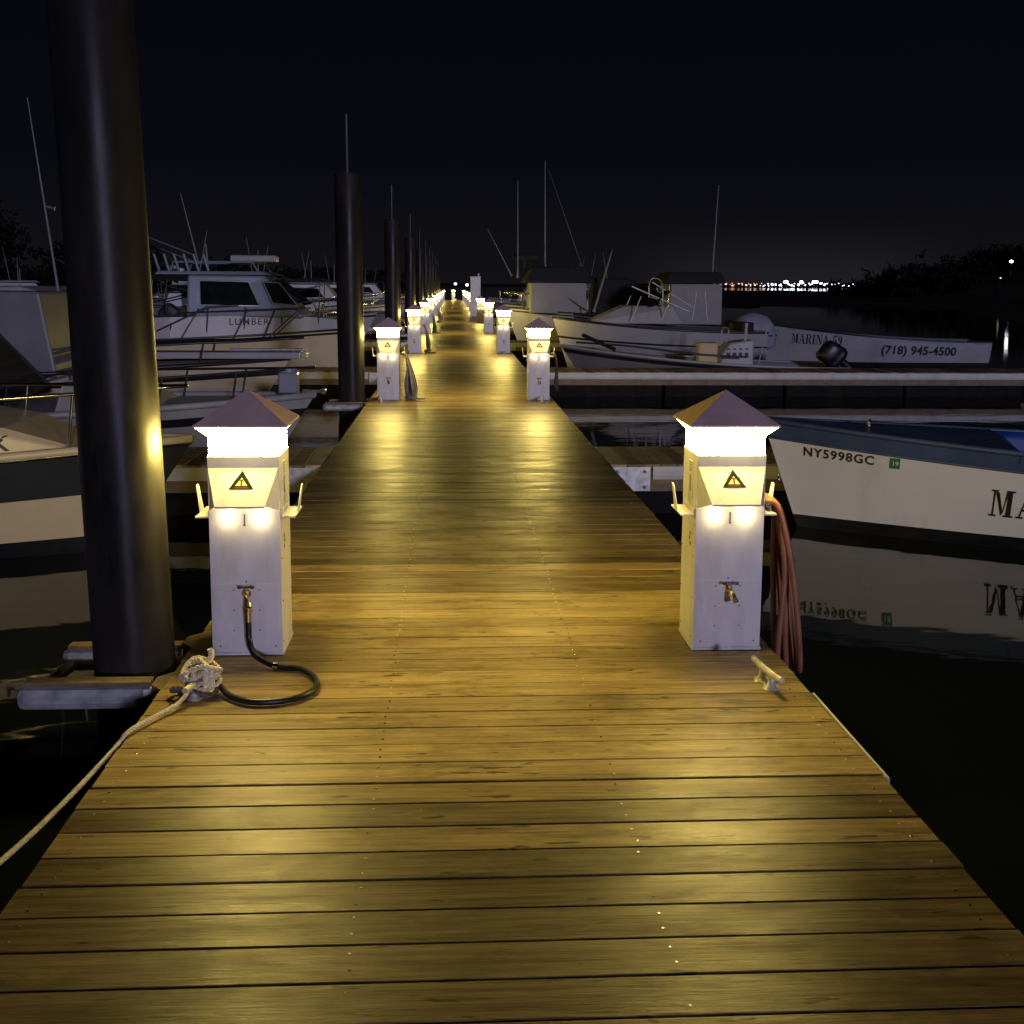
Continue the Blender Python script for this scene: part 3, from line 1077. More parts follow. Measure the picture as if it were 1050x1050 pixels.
def hose_bundle(ped, sx, mat_, label, drop, n=4, spread=0.05, out=0.045, lean=0.0, seed=1, r=0.0115, group=None, foot=False):
    """loops of hose hung on a pedestal's cord shelf"""
    rng = random.Random(seed)
    m = MB()
    px, py, pz = ped.location
    bx = px + sx * (0.143 + 0.034)
    top = pz + 0.600
    for i in range(n):
        yo = (i - (n - 1) / 2) * min(2.1 * r, 0.16 / n)
        d = drop * rng.uniform(0.88, 1.0)
        ox = sx * (out * rng.uniform(0.0, 2.0) - 0.045)
        ln = sx * lean * rng.uniform(0.8, 1.15)
        w = spread * rng.uniform(0.7, 1.3)
        pts = [(bx, py + yo, top + 0.012), (bx + sx * 0.048, py + yo - w * .5, top - 0.01), (bx + sx * 0.075 + ox * .3 + ln * .3, py + yo - w, top - d * 0.35),
               (bx + sx * 0.06 + ox + ln * .8, py + yo - w * 1.1, top - d * 0.8), (bx + sx * 0.075 + ox + ln, py + yo - w * .2, top - d), (bx + sx * 0.085 + ox + ln * .85, py + yo + w, top - d * 0.82),
               (bx + sx * 0.075 + ox * .5 + ln * .3, py + yo + w * 1.1, top - d * 0.35), (bx + sx * 0.05, py + yo + w * .5, top - 0.005)]
        m.tube(cat(pts, 7, closed=True), r, 9, closed=True, m=i % 3 // 2)
    if foot:
        for i in range(3):
            z = pz + 0.014 + 0.02 * i
            a = [(bx + sx * (0.12 + 0.07 * math.cos(t)) + rng.uniform(-.01, .01), py - 0.02 + 0.09 * math.sin(t) + rng.uniform(-.01, .01), z) for t in (0, .8, 1.6, 2.4, 3.1, 3.9, 4.7, 5.5)]
            m.tube(cat(a, 5, closed=True), r, 8, closed=True)
        e = [(bx + sx * .18, py - .06, pz + .014), (bx + sx * .25, py - .09, pz + .013), (bx + sx * .30, py - .05, pz + .013)]
        m.tube(cat(e, 5), r, 8)
    return tag(m.build('hung_hose', mat_ if isinstance(mat_, (list, tuple)) else [mat_, mat_]), label, 'hose', group or 'hoses hung on the pedestals')


hose_bundle(peds[1], 1, 'hose_red', 'salmon hose hung in long loops down the near right pedestal', 0.80, 4, 0.06, 0.085, 0.05, 3, 0.0125)
hose_bundle(peds[2], 1, ['hose_grey', 'hose_brown'], 'grey hose bundle hung on the second left pedestal, its foot on the planks', 0.585, 15, 0.05, 0.07, 0.02, 5, 0.0115, foot=True)
hose_bundle(peds[4], 1, 'hose_brown', 'dark hose hung on the third left pedestal', 0.54, 7, 0.06, 0.06, 0.04, 6, 0.013, foot=True)
hose_bundle(peds[6], 1, 'hose_green', 'bright green hose hung on the fourth left pedestal', 0.56, 8, 0.06, 0.05, 0.05, 8, 0.014, foot=True)
hose_bundle(peds[8], 1, 'hose_grey', 'grey hose hung on the fifth left pedestal', 0.55, 8, 0.06, 0.12, 0.10, 9, 0.014, foot=True)
hose_bundle(peds[3], 1, 'hose_brown', 'dark hose hung on the outer side of the second right pedestal', 0.5, 3, 0.04, 0.02, 0.02, 10, 0.011)

# tall white utility box among the far right pedestals
ub = empty('utility_cabinet', (1.13, 55.0, DZ + .003), 0, 'tall white utility cabinet among the far right pedestals', 'cabinet')
u = MB()
u.bb(-0.24, 0.24, -0.2, 0.2, 0, 1.86)
u.bb(-0.26, 0.26, -0.22, 0.22, 1.861, 1.90)
u.build('case', 'white', ub, bev=0.01)
u = MB()
u.bb(-0.19, 0.19, -0.212, -0.202, 0.15, 1.72)
u.build('door', 'white', ub, bev=0.003)
u = MB()
u.tube([(0.15, 0, 1.90), (0.15, 0, 2.05)], 0.05, 10)
u.build('vent_cap', 'galv', ub)

# ------------------------------------------------------------------ boats
class Hull:
    """x = 0 at the bow tip (sheer), stern at x = -L; z = 0 is the waterline."""

    def __init__(s, L, B, s_st, s_bow, rake=0.5, tw=0.82, full=2.3, flare=0.9, zk=-0.32):
        s.L, s.B, s.s0, s.s1, s.rake, s.tw, s.full, s.flare, s.zk = L, B, s_st, s_bow, rake, tw, full, flare, zk

    def sheer(s, t):
        return s.s0 + (s.s1 - s.s0) * t ** 1.9

    def half(s, t):
        a = s.tw + (1 - s.tw) * min(1, t / 0.4)
        k = max(0.0, (t - 0.42) / 0.58)
        return max(0.012, s.B / 2 * a * (1 - k ** s.full))

    def t_of(s, x):
        return max(0, min(1, 1 + x / s.L))

    def pt(s, t, z, side):
        v = max(0.0, (z - s.zk) / (s.sheer(t) - s.zk))
        e = 0.26 + (s.flare - 0.26) * max(0, (t - 0.3) / 0.7) ** 1.3
        y = s.half(t) * max(0.0, v) ** e
        if v <= 0:
            y = 0.0
        x = -s.L * (1 - t) - s.rake * (1 - min(1, v)) * t ** 5
        return Vector((x, side * y, z))

    def mesh(s, rows, mats, parent, name='hull', closed=True, deck_m=0, inner_m=None, floor=0.12, gun=0.09, deck_drop=0.02, n=34):
        """rows: (a, b) -> z = a + b * sheer, from keel up; mats: index per band"""
        ts = [i / n for i in range(n)] + [0.985, 1.0]
        ts = sorted(set([t ** 0.85 for t in ts]))
        m = MB()
        for side in (-1, 1):
            g = [[s.pt(t, a + bb * s.sheer(t), side) for (a, bb, _) in rows] for t in ts]
            nr = len(rows)
            vs = [p for r_ in g for p in r_]
            for j in range(nr - 1):
                fs = [(i * nr + j, (i + 1) * nr + j, (i + 1) * nr + j + 1, i * nr + j + 1) for i in range(len(ts) - 1)]
                m.raw(vs, fs, rows[j + 1][2], True)
        # transom
        zs = [a + bb * s.sheer(0) for (a, bb, _) in rows]
        for j in range(len(zs) - 1):
            m.raw([s.pt(0, zs[j], -1), s.pt(0, zs[j], 1), s.pt(0, zs[j + 1], 1), s.pt(0, zs[j + 1], -1)], [(0, 1, 2, 3)], rows[j + 1][2])
        if closed:
            vs = []
            for t in ts:
                p = s.pt(t, s.sheer(t), 1)
                vs += [(p.x, p.y, p.z - 0.001), (p.x, 0, p.z + 0.05 * s.half(t)), (p.x, -p.y, p.z - 0.001)]
            fs = []
            for i in range(len(ts) - 1):
                fs += [(i * 3, i * 3 + 3, i * 3 + 4, i * 3 + 1), (i * 3 + 1, i * 3 + 4, i * 3 + 5, i * 3 + 2)]
            m.raw(vs, fs, deck_m, True)
        o = m.build(name, mats, parent)
        s.obj = o
        # bvh in boat space for lettering
        s.bvh = BVHTree.FromPolygons([Vector(v) for v in m.v], m.f)
        if not closed:
            i_ = MB()
            t2 = [t for t in ts if t < 0.82]
            for side in (-1, 1):
                vs = []
                for t in t2:
                    z = s.sheer(t)
                    b_ = s.half(t)
                    bi = max(0.01, b_ - gun)
                    x = -s.L * (1 - t)
                    lo = max(0.008, min(bi * 0.82, s.pt(t, floor, 1).y - 0.035))
                    vs += [(x, side * b_ * 0.999, z + 0.001), (x, side * bi, z + 0.004), (x, side * (bi - 0.01), z - 0.06), (x, side * lo, floor)]
                fs = []
                for i in range(len(t2) - 1):
                    for j in range(3):
                        fs.append((i * 4 + j, (i + 1) * 4 + j, (i + 1) * 4 + j + 1, i * 4 + j + 1))
                i_.raw(vs, fs, 0, True)
            vs, fs = [], []
            for t in t2:
                lo = max(0.008, min((s.half(t) - gun) * 0.82, s.pt(t, floor, 1).y - 0.035)) + 0.002
                vs += [(-s.L * (1 - t), lo, floor + 0.002), (-s.L * (1 - t), -lo, floor + 0.002)]
            for i in range(len(t2) - 1):
                fs.append((i * 2, i * 2 + 1, i * 2 + 3, i * 2 + 2))
            i_.raw(vs, fs, 0)
            i_.build('inner_hull', inner_m or mats[0], parent)
        return o

    def rub(s, parent, mat_, r=0.03, dz=0.0, t0=0.0, name='rub_rail', z=None):
        pts = []
        ts = [t0 + (1 - t0) * i / 30 for i in range(31)]
        for side in (1, -1):
            q = [s.pt(t, (s.sheer(t) if z is None else z(t)) + dz, side) + Vector((0, side * r * 0.3, 0)) for t in ts]
            pts += q if side == 1 else q[::-1]
        m = MB()
        m.tube(pts, r, 8)
        return m.build(name, mat_, parent)

    def letters(s, polys, x0, z0, dirx, side, mat_, parent, name='lettering', slope=0.0, off=0.006):
        """polys: list of [(u, w) ...] flat polygons wrapped on the hull's side"""
        m = MB()
        for poly in polys:
            vs = []
            for (u, w_) in poly:
                x, z = x0 + dirx * u, z0 + w_ + slope * u
                hit = s.bvh.ray_cast(Vector((x, side * 6, z)), Vector((0, -side, 0)))
                yv = hit[0].y if hit[0] is not None else 0
                vs.append((x, yv + side * off, z))
            k = len(vs)
            vs2 = [(a, b_ - side * off * 0.9, c_) for a, b_, c_ in vs]
            m.raw(vs + vs2, [tuple(range(k))] + [(i, (i + 1) % k, k + (i + 1) % k, k + i) for i in range(k)])
        return m.build(name, mat_, parent)


def font_polys(text, size, bold=0.0, space=1.0):
    cu = bpy.data.curves.new('lettering', 'FONT')
    cu.body = text
    cu.size = size
    cu.offset = bold * size
    cu.space_character = space
    cu.resolution_u = 3
    ob = bpy.data.objects.new('lettering', cu)
    COL.objects.link(ob)
    dg = bpy.context.evaluated_depsgraph_get()
    me = bpy.data.meshes.new_from_object(ob.evaluated_get(dg))
    out = [[(me.vertices[i].co.x, me.vertices[i].co.y) for i in p.vertices] for p in me.polygons]
    bpy.data.objects.remove(ob)
    bpy.data.curves.remove(cu)
    bpy.data.meshes.remove(me)
    return out


def rect(a, b, c, d):
    return [(a, b), (c, b), (c, d), (a, d)]


GL = {   # serif stencil capitals, unit height
    'M': (1.22, [rect(0, 0, .34, .07), rect(.13, .07, .21, .93), [(.02, 1), (.02, .93), (.1, .93), (.34, .93), (.36, 1)], [(.22, .92), (.40, .92), (.66, .16), (.58, .04)],
                 [(.63, .10), (.69, .24), (.84, .93), (.76, .93)], rect(.82, .07, 1.06, .93), rect(.70, 0, 1.18, .07), rect(.76, .93, 1.18, 1)]),
    'A': (1.08, [rect(0, 0, .34, .07), [(.12, .07), (.20, .07), (.46, .95), (.42, 1)], [(.48, 1), (.60, 1), (.96, .07), (.68, .07), (.46, .80)], rect(.27, .28, .60, .36), rect(.58, 0, 1.06, .07)]),
    'R': (1.06, [rect(0, 0, .44, .07), rect(.09, .07, .33, .93), rect(0, .93, .40, 1), [(.37, .93), (.37, 1), (.68, 1), (.86, .93), (.92, .78), (.90, .62), (.78, .52), (.62, .48), (.37, .48), (.37, .55), (.60, .56), (.68, .66), (.68, .84), (.60, .93)],
                 [(.44, .46), (.64, .47), (1.04, 0), (.74, 0)]]),
    'I': (.56, [rect(0, 0, .50, .07), rect(.13, .07, .37, .93), rect(0, .93, .50, 1)]),
    'N': (1.12, [rect(0, 0, .32, .07), rect(.12, .07, .20, .93), [(.0, 1), (.0, .93), (.24, .93), (.24, 1)], [(.24, 1), (.42, 1), (.90, .20), (.90, 0), (.80, 0), (.22, .93)], rect(.90, .07, .98, .93), rect(.76, .93, 1.08, 1)]),
    '5': (.82, [rect(.10, .86, .74, 1), rect(.08, .52, .18, .86), [(.20, .60), (.20, .52), (.46, .50), (.52, .36), (.50, .16), (.40, .07), (.20, .07), (.04, .16), (.04, .06), (.20, 0), (.50, 0), (.70, .10), (.76, .30), (.72, .50), (.58, .60), (.40, .63)]]),
    '9': (.82, [[(.38, 1), (.22, .97), (.08, .84), (.06, .66), (.14, .50), (.30, .44), (.36, .44), (.36, .52), (.30, .56), (.28, .70), (.30, .86), (.38, .93)],
                [(.42, 1), (.58, .96), (.72, .82), (.75, .58), (.70, .28), (.52, .06), (.20, 0), (.10, .02), (.10, .10), (.30, .12), (.44, .26), (.48, .44), (.44, .52), (.42, .44), (.42, .52), (.50, .60), (.50, .84), (.42, .93)]]),
    ' ': (.5, []),
}


def stencil(text, h, gap=0.10):
    out, x = [], 0.0
    for ch in text:
        wd, ps = GL[ch]
        for p in ps:
            out.append([((a + x) * h, b_ * h) for a, b_ in p])
        x += wd + gap
    return out


def bow_rail(hl, parent, mat_, t0, h, r=0.014, n=5, inset=0.08, mid=False, tip=0.05):
    m = MB()
    ts = [t0 + (0.995 - t0) * i / 16 for i in range(17)]
    for q in ((1.0, 0.5) if mid else (1.0,)):
        pts = []
        for side in (1, -1):
            l_ = [Vector((hl.pt(t, hl.sheer(t), 1).x + tip * (t > .9), side * max(0.02, hl.half(t) - inset), hl.sheer(t) + h * q * min(1, 0.25 + (t - t0) / (1 - t0) * 3))) for t in ts]
            pts += l_ if side == 1 else l_[::-1]
        m.tube(pts, r, 7)
    for i in range(n):
        t = t0 + (0.95 - t0) * (i + 0.4) / n
        for side in (1, -1):
            y = side * max(0.02, hl.half(t) - inset)
            x = hl.pt(t, hl.sheer(t), 1).x
            m.tube([(x - 0.05, y, hl.sheer(t) - 0.005), (x, y, hl.sheer(t) + h * min(1, 0.25 + (t - t0) / (1 - t0) * 3))], r * 0.85, 6)
    return m.build('bow_rail', mat_, parent)


def house(parent, name, x0, x1, w0, w1, z0, z1, mat_, slope_f=0.3, slope_b=0.05, side_in=0.06, bev=0.03):
    """cabin block: x0 aft, x1 forward, half widths w0 aft / w1 forward, raked front, tumblehome sides"""
    m = MB()
    a = [(x0, -w0, z0), (x1, -w1, z0), (x1, w1, z0), (x0, w0, z0)]
    b_ = [(x0 + slope_b, -w0 + side_in, z1), (x1 - slope_f, -w1 + side_in, z1), (x1 - slope_f, w1 - side_in, z1), (x0 + slope_b, w0 - side_in, z1)]
    m.raw(a + b_, [(0, 3, 2, 1), (4, 5, 6, 7), (0, 1, 5, 4), (1, 2, 6, 5), (2, 3, 7, 6), (3, 0, 4, 7)])
    return m.build(name, mat_, parent, bev=bev)


def side_window(parent, poly, y, th=0.012, frame=True, side=-1, tilt=0.0, z_ref=0.0, fm='trim'):
    """poly in (x, z); lies on the plane y (sign from side), leaning inward by tilt"""
    def P(p, off):
        return (p[0], side * (y - tilt * (p[1] - z_ref) + off), p[1])
    m = MB()
    k = len(poly)
    f0 = [P(p, 0.001) for p in poly]
    f1 = [P(p, th) for p in poly]
    m.raw(f0 + f1, [tuple(range(k)), tuple(range(k, 2 * k))] + [(i, (i + 1) % k, k + (i + 1) % k, k + i) for i in range(k)])
    o = m.build('window', 'glass', parent)
    if frame:
        t = MB()
        t.tube([P(p, th * 0.9) for p in poly], 0.016, 6, closed=True)
        t.build('window_frame', fm, o)
    return o


def outboard(parent, x, z, tilt=0.0, mat_='dark', s=1.0, y=0.0, name='outboard'):
    """outboard motor on the transom at local x; leg down, cowl up; tilt swings the leg up aft"""
    rot = Matrix.Rotation(tilt, 3, 'Y')
    m = MB()

    def T(p):
        q = rot @ (Vector(p) * s)
        return Vector((x, y, z)) + q
    prof = [(0.11, -0.04, 0), (0.15, 0.0, 0), (0.165, 0.06, 0), (0.17, 0.10, 0), (0.155, 0.105, 0), (0.165, 0.12, 0), (0.17, 0.30, .02), (0.155, 0.42, .03), (0.11, 0.47, .05), (0.005, 0.48, .05)]
    k = 20
    vs = []
    for r_, zz, dx in prof:
        for i in range(k):
            a = 2 * math.pi * i / k
            cx, sx_ = math.cos(a), math.sin(a)
            cx, sx_ = math.copysign(abs(cx) ** 0.55, cx), math.copysign(abs(sx_) ** 0.55, sx_)
            vs.append(T((-0.2 + dx + cx * r_ * 1.5, sx_ * r_, zz)))
    fs = []
    for j in range(len(prof) - 1):
        for i in range(k):
            i2 = (i + 1) % k
            fs.append((j * k + i, j * k + i2, (j + 1) * k + i2, (j + 1) * k + i))
    m.raw(vs, fs, 0, True)
    m.tube([T((-0.2, 0, 0.02)), T((-0.2, 0, -0.35)), T((-0.22, 0, -0.75))], [0.10 * s, 0.065 * s, 0.05 * s], 10)
    m.tube([T((-0.02, 0, -0.72)), T((-0.22, 0, -0.76)), T((-0.40, 0, -0.76))], [0.02 * s, 0.06 * s, 0.05 * s], 10)
    m.box(T((-0.24, 0, -0.60)), (0.30 * s, 0.20 * s, 0.012 * s), rot=rot)
    for i in range(3):
        a = 2.1 * i
        m.box(T((-0.43, 0.08 * math.cos(a), -0.76 + 0.08 * math.sin(a))), (0.012, 0.06 * s, 0.13 * s), rot=rot @ Matrix.Rotation(-a + 1.57, 3, 'X'))
    m.box(T((-0.04, 0, -0.05)), (0.10 * s, 0.22 * s, 0.32 * s), rot=rot)
    return m.build(name, mat_, parent)


def whip(parent, a, b_, r=0.012, name='antenna', mat_='antenna'):
    m = MB()
    a, b_ = Vector(a), Vector(b_)
    m.tube([a, a.lerp(b_, 0.06), a.lerp(b_, 0.5), b_], [r * 1.6, r, r * 0.8, r * 0.4], 7)
    return m.build(name, mat_, parent)


def local(root, p):
    """world point -> the boat's own space"""
    return (Matrix.Translation(root.location) @ Matrix.Rotation(root.rotation_euler.z, 4, 'Z')).inverted() @ Vector(p)


# --- R1: blue and white skiff, near right
A1 = R(17)
r1 = empty('skiff', (2.56, 9.18, 0), math.pi - A1, 'white skiff with blue gunwale and stencilled letters, bow by the near right pedestal', 'boat')
h1 = Hull(6.2, 1.85, 0.66, 0.885, rake=0.42, tw=0.86, full=2.0, flare=0.62)
h1.mesh([(-.32, 0, 2), (-.15, 0, 2), (0, 0, 2), (.105, 0, 2), (.02, .45, 0), (0, .6, 0), (-.15, 1, 0), (-.135, 1, 0), (0, 1, 1)],
        ['gel', 'blue', 'boot'], r1, closed=False, inner_m='blue_in', floor=0.16, gun=0.11, n=40)
h1.rub(r1, 'blue', 0.022, 0.0)
h1.rub(r1, 'blue', 0.012, -0.142, name='moulding')
fd = MB()
vs, fs = [], []
tt = [0.70, .76, .82, .88, .93, .965, .985, 1.0]
for t in tt:
    p = h1.pt(t, h1.sheer(t), 1)
    vs += [(p.x, p.y * .995, p.z + 0.007), (p.x, 0, p.z + 0.03), (p.x, -p.y * .995, p.z + 0.007)]
for i in range(len(tt) - 1):
    fs += [(i * 3, i * 3 + 3, i * 3 + 4, i * 3 + 1), (i * 3 + 1, i * 3 + 4, i * 3 + 5, i * 3 + 2)]
k0 = len(vs)
vs += [(vs[0][0], vs[0][1], vs[0][2] - .08), (vs[2][0], vs[2][1], vs[2][2] - .08)]
fs += [(0, 1, 2, k0 + 1, k0)]
fd.raw(vs, fs).build('foredeck', 'blue', r1)
for xx in (-2.7, -4.3):
    t = h1.t_of(xx)
    th = MB()
    hw_ = (h1.half(t) - 0.13)
    th.bb(xx - 0.13, xx + 0.13, -hw_, hw_, 0.45, 0.49)
    th.build('thwart', 'blue_in', r1, bev=0.006)
    pm = MB()
    pm.tube([(xx, 0, 0.16), (xx, 0, 0.45)], 0.03, 8)
    pm.build('thwart_post', 'galv', r1)
ck = MB()
ck.tube([(-0.85, -0.09, h1.sheer(.87) + 0.06), (-0.83, 0.09, h1.sheer(.87) + 0.06)], 0.012, 8)
ck.tube([(-0.84, 0, h1.sheer(.87) + 0.02), (-0.84, 0, h1.sheer(.87) + 0.06)], 0.016, 8)
ck.build('bow_cleat', 'steel', r1)
ry = MB()
ry.tube(cat([(-0.23 + 0.03 * math.cos(a), 0.0, 0.40 + 0.03 * math.sin(a)) for a in (0, 1.05, 2.1, 3.14, 4.2, 5.24)], 4, closed=True), 0.006, 6, closed=True)
ry.location = None
o = ry.build('bow_eye', 'steel', r1)
o.location = (0.06, 0, 0)
h1.letters(font_polys('NY5998GC', 0.10, 0.022, 1.16), -0.33, 0.615, -1, 1, 'black', r1, 'registration_number', slope=-0.045)
h1.letters([rect(0, 0, .075, .085)], -0.98, 0.575, -1, 1, 'sticker', r1, 'sticker', off=0.004)
st = [x for x in bpy.data.objects if x.parent == r1 and x.name.startswith('sticker')][0]
h1.letters(font_polys('19', 0.05, 0.008), -0.995, 0.600, -1, 1, 'white_ink', st, 'sticker_number', off=0.008)
h1.letters([[(a * 0.63, b_) for a, b_ in p] for p in stencil('MARINA 59', 0.215, 0.12)], -1.70, 0.265, -1, 1, 'black', r1, 'lettering', slope=-0.012)
outboard(r1, -6.24, 0.62, 0.0, 'dark', 1.0)

# --- L1: cream and navy cuddy boat, near left
l1 = empty('cuddy_boat', (-1.93, 8.45, 0), R(3), 'cream boat with a navy hull band, bow behind the big black pile', 'boat')
b1 = Hull(7.4, 2.5, 0.66, 0.80, rake=0.75, tw=0.86, full=2.2, flare=0.85)
b1.mesh([(-.32, 0, 2), (-.1, 0, 2), (0.02, 0, 2), (.05, .10, 2), (.02, .36, 0), (-.10, .72, 0), (-.09, .73, 1), (0, .85, 1), (0, 1, 1)], ['gel_cream', 'navy', 'boot'], l1, deck_m=0)
b1.rub(l1, 'steel', 0.018, 0.0)
b1.rub(l1, 'gel_cream', 0.03, 0.03, name='gunwale')
tr = MB()
tt = [0.02, .2, .4, .55, .66, .76, .84, .90]
vs, fs = [], []
for i, t in enumerate(tt):
    x = -7.4 * (1 - t)
    wv = max(0.05, b1.half(t) - 0.10)
    hz_ = 0.34 * (1 - (i / 7) ** 5.0) + 0.03
    z = b1.sheer(t)
    vs += [(x, -wv, z - .02), (x, -wv + .02, z + hz_ * .78), (x, -wv * .86, z + hz_), (x, wv * .86, z + hz_), (x, wv - .02, z + hz_ * .78), (x, wv, z - .02)]
for i in range(len(tt) - 1):
    for j in range(5):
        fs.append((i * 6 + j, (i + 1) * 6 + j, (i + 1) * 6 + j + 1, i * 6 + j + 1))
tr.raw(vs, fs, 0, False)
tr.build('cabin_trunk', 'gel_cream', l1, bev=0.015)
bow_rail(b1, l1, 'steel', 0.62, 0.42, 0.013, 4, 0.06, tip=0.02)
tkb = BVHTree.FromPolygons([Vector(v) for v in tr.v], tr.f)
b1.bvh = tkb
b1.letters(font_polys('K', 0.15, 0.014), -1.235, 0.82, 1, -1, 'black', l1, 'lettering')
cv = MB()
cv.prism([(-3.2, 1.05), (-3.8, 1.5), (-5.6, 1.55), (-5.9, 1.05)], 'y', -0.85, 0.85)
cv.build('canvas_top', 'canvas', l1, bev=0.04)
outboard(l1, -7.45, 0.6, 0.0, 'dark', 1.1)

# --- L2: grey boat with registration, behind the near left pedestal
l2 = empty('bow_rail_boat', (-1.45, 12.0, 0), R(1), 'grey white boat with black bow rail and registration number, between pedestal roof and pile', 'boat')
b2 = Hull(6.8, 2.3, 0.62, 0.80, rake=0.7, tw=0.86, full=2.1, flare=0.9)
b2.mesh([(-.32, 0, 1), (-.1, 0, 1), (.04, 0, 1), (.10, 0, 1), (0, .45, 0), (0, .72, 0), (0, .78, 1), (0, .84, 1), (0, 1, 0)], ['gel_dim', 'boot'], l2, deck_m=0)
b2.rub(l2, 'gel_dim', 0.035, 0.01)
bow_rail(b2, l2, 'rail', 0.45, 0.30, 0.014, 5, 0.10)
house(l2, 'cabin_trunk', -2.45, -1.3, 0.78, 0.45, b2.sheer(.5) - 0.01, 1.02, 'gel_dim', 0.7, 0.1)
cv = MB()
cv.prism([(-3.0, 0.80), (-3.72, 1.58), (-4.2, 1.80), (-5.8, 1.86), (-6.1, 0.80)], 'y', -0.94, 0.94)
cv.build('canvas_top', 'canvas', l2, bev=0.04)
for sy in (-0.96, 0.96):
    fr_ = MB()
    fr_.tube([(-3.05, sy, 0.86), (-3.72, sy, 1.58), (-4.2, sy, 1.82)], 0.014, 7)
    fr_.build('canvas_frame', 'rail', l2)
    fr_ = MB()
    fr_.tube([(-3.35, sy, 0.86), (-3.95, sy, 1.60)], 0.014, 7)
    fr_.build('canvas_strap', 'rail', l2)
an = MB()
an.bb(-0.36, -0.16, -0.10, 0.10, 0.83, 1.05)
an.tube([(-0.26, 0, 1.05), (-0.26, 0, 1.09)], 0.11, 12)
an.build('bow_locker', 'gel_blue', l2, bev=0.02)
rl = MB()
rl.bb(-0.12, 0.10, -0.05, 0.05, 0.835, 0.865)
rl.tube([(0.10, -0.05, 0.85), (0.10, 0.05, 0.85)], 0.03, 10)
rl.build('anchor_roller', 'steel', l2)
b2.letters(font_polys('NY 8310 BU', 0.135, 0.012, 1.1), -1.98, 0.33, 1, -1, 'black', l2, 'registration_number')
outboard(l2, -6.85, 0.6, 0.0, 'dark', 1.0)
lp = MB()
for x in (-1.75, -1.45):
    lp.tube(cat([(x - .4, -0.80, 0.80), (x - .12, -0.82, 0.79), (x, -0.80, 0.66), (x - .05, -0.76, 0.40), (x - .25, -0.74, 0.20)], 6), 0.016, 7)
lp.build('dock_line', 'rubber', l2)

# --- L3: pulpit sport boat with pale cabin side behind the big pile
l3 = empty('pulpit_boat', (-2.02, 14.35, 0), R(0), 'cream boat with long bow pulpit and pale cabin side showing behind the big pile', 'boat')
b3 = Hull(8.6, 2.5, 0.80, 1.04, rake=0.9, tw=0.86, full=2.0, flare=0.95)
b3.mesh([(-.32, 0, 1), (-.1, 0, 1), (.06, 0, 1), (.12, 0, 1), (0, .45, 0), (0, .72, 0), (0, .80, 0), (0, .86, 1), (0, 1, 0)], ['gel_cream', 'boot'], l3, deck_m=0)
b3.rub(l3, 'rail', 0.025, 0.0)
pu = MB()
pu.bb(-2.6, 0.14, -0.20, 0.20, 1.045, 1.125)
pu.tube([(0.18, -.12, 1.09), (0.18, .12, 1.09)], 0.035, 10)
pu.build('pulpit', 'gel_dim', l3, bev=0.01)
bow_rail(b3, l3, 'rail', 0.62, 0.26, 0.016, 3, 0.10, tip=0.22)
an = MB()
an.tube([(-0.75, 0.0, 1.145), (0.16, 0, 1.15)], 0.018, 8)
an.tube(cat([(0.05, -0.17, 1.12), (0.20, 0, 1.06), (0.05, 0.17, 1.12)], 5), 0.016, 7)
an.build('anchor', 'galv', l3)
house(l3, 'cabin', -7.4, -2.55, 1.02, 0.96, 0.86, 1.86, 'gel_grey', 0.18, 0.1, 0.05)
house(l3, 'hard_top', -7.3, -2.75, 0.98, 0.9, 1.865, 1.92, 'canvas_grey', 0.2, 0.05, 0.02)
whip(l3, local(l3, at(60, 300, 14.2)), local(l3, at(28, 100, 14.2)), 0.016, 'outrigger')
whip(l3, local(l3, at(56, 214, 14.2)), local(l3, at(45, 211, 14.2)), 0.02, 'spreader')
whip(l3, local(l3, at(26, 395, 14.0)), local(l3, at(20, 275, 14.0)), 0.012)
outboard(l3, -8.7, 0.7, 0.0, 'gel_dim', 1.2)

# --- L4: cabin cruiser with a dark window
l4 = empty('cabin_cruiser', (-1.72, 22.4, 0), R(0), 'blue grey cabin cruiser with one wide dark side window and rods on its roof', 'boat')
b4 = Hull(8.2, 2.7, 0.86, 1.14, rake=0.9, tw=0.86, full=2.2, flare=0.95)
b4.mesh([(-.32, 0, 1), (-.1, 0, 1), (.06, 0, 1), (.12, 0, 1), (0, .45, 0), (0, .72, 0), (0, .9, 0), (0, .93, 1), (0, 1, 0)], ['gel_cream', 'boot'], l4, deck_m=2) if False else \
    b4.mesh([(-.32, 0, 1), (-.1, 0, 1), (.06, 0, 1), (.12, 0, 1), (0, .45, 0), (0, .72, 0), (0, .9, 0), (0, .94, 1), (0, 1, 0)], ['gel_cream', 'boot', 'gel_blue'], l4, deck_m=2)
b4.rub(l4, 'rail', 0.02, -0.02)
# raised fore part with the name on it
tr = MB()
tt = [0.30, .45, .58, .70, .80, .88, .95, .985]
vs, fs = [], []
for i, t in enumerate(tt):
    x = -8.2 * (1 - t)
    wv = max(0.04, b4.half(t) - 0.07)
    z = b4.sheer(t)
    hz_ = 0.36 * (1 - (i / 7) ** 3) + 0.03
    vs += [(x, -wv, z - .02), (x, -wv + .05, z + hz_), (x, wv - .05, z + hz_), (x, wv, z - .02)]
for i in range(len(tt) - 1):
    for j in range(3):
        fs.append((i * 4 + j, (i + 1) * 4 + j, (i + 1) * 4 + j + 1, i * 4 + j + 1))
tr.raw(vs, fs, 0, False)
tr.raw(vs[:4], [(0, 1, 2, 3)])
tk = tr.build('cabin_trunk', 'gel_dim', l4)
tkb = BVHTree.FromPolygons([Vector(v) for v in tr.v], tr.f)
hull_bvh, b4.bvh = b4.bvh, tkb
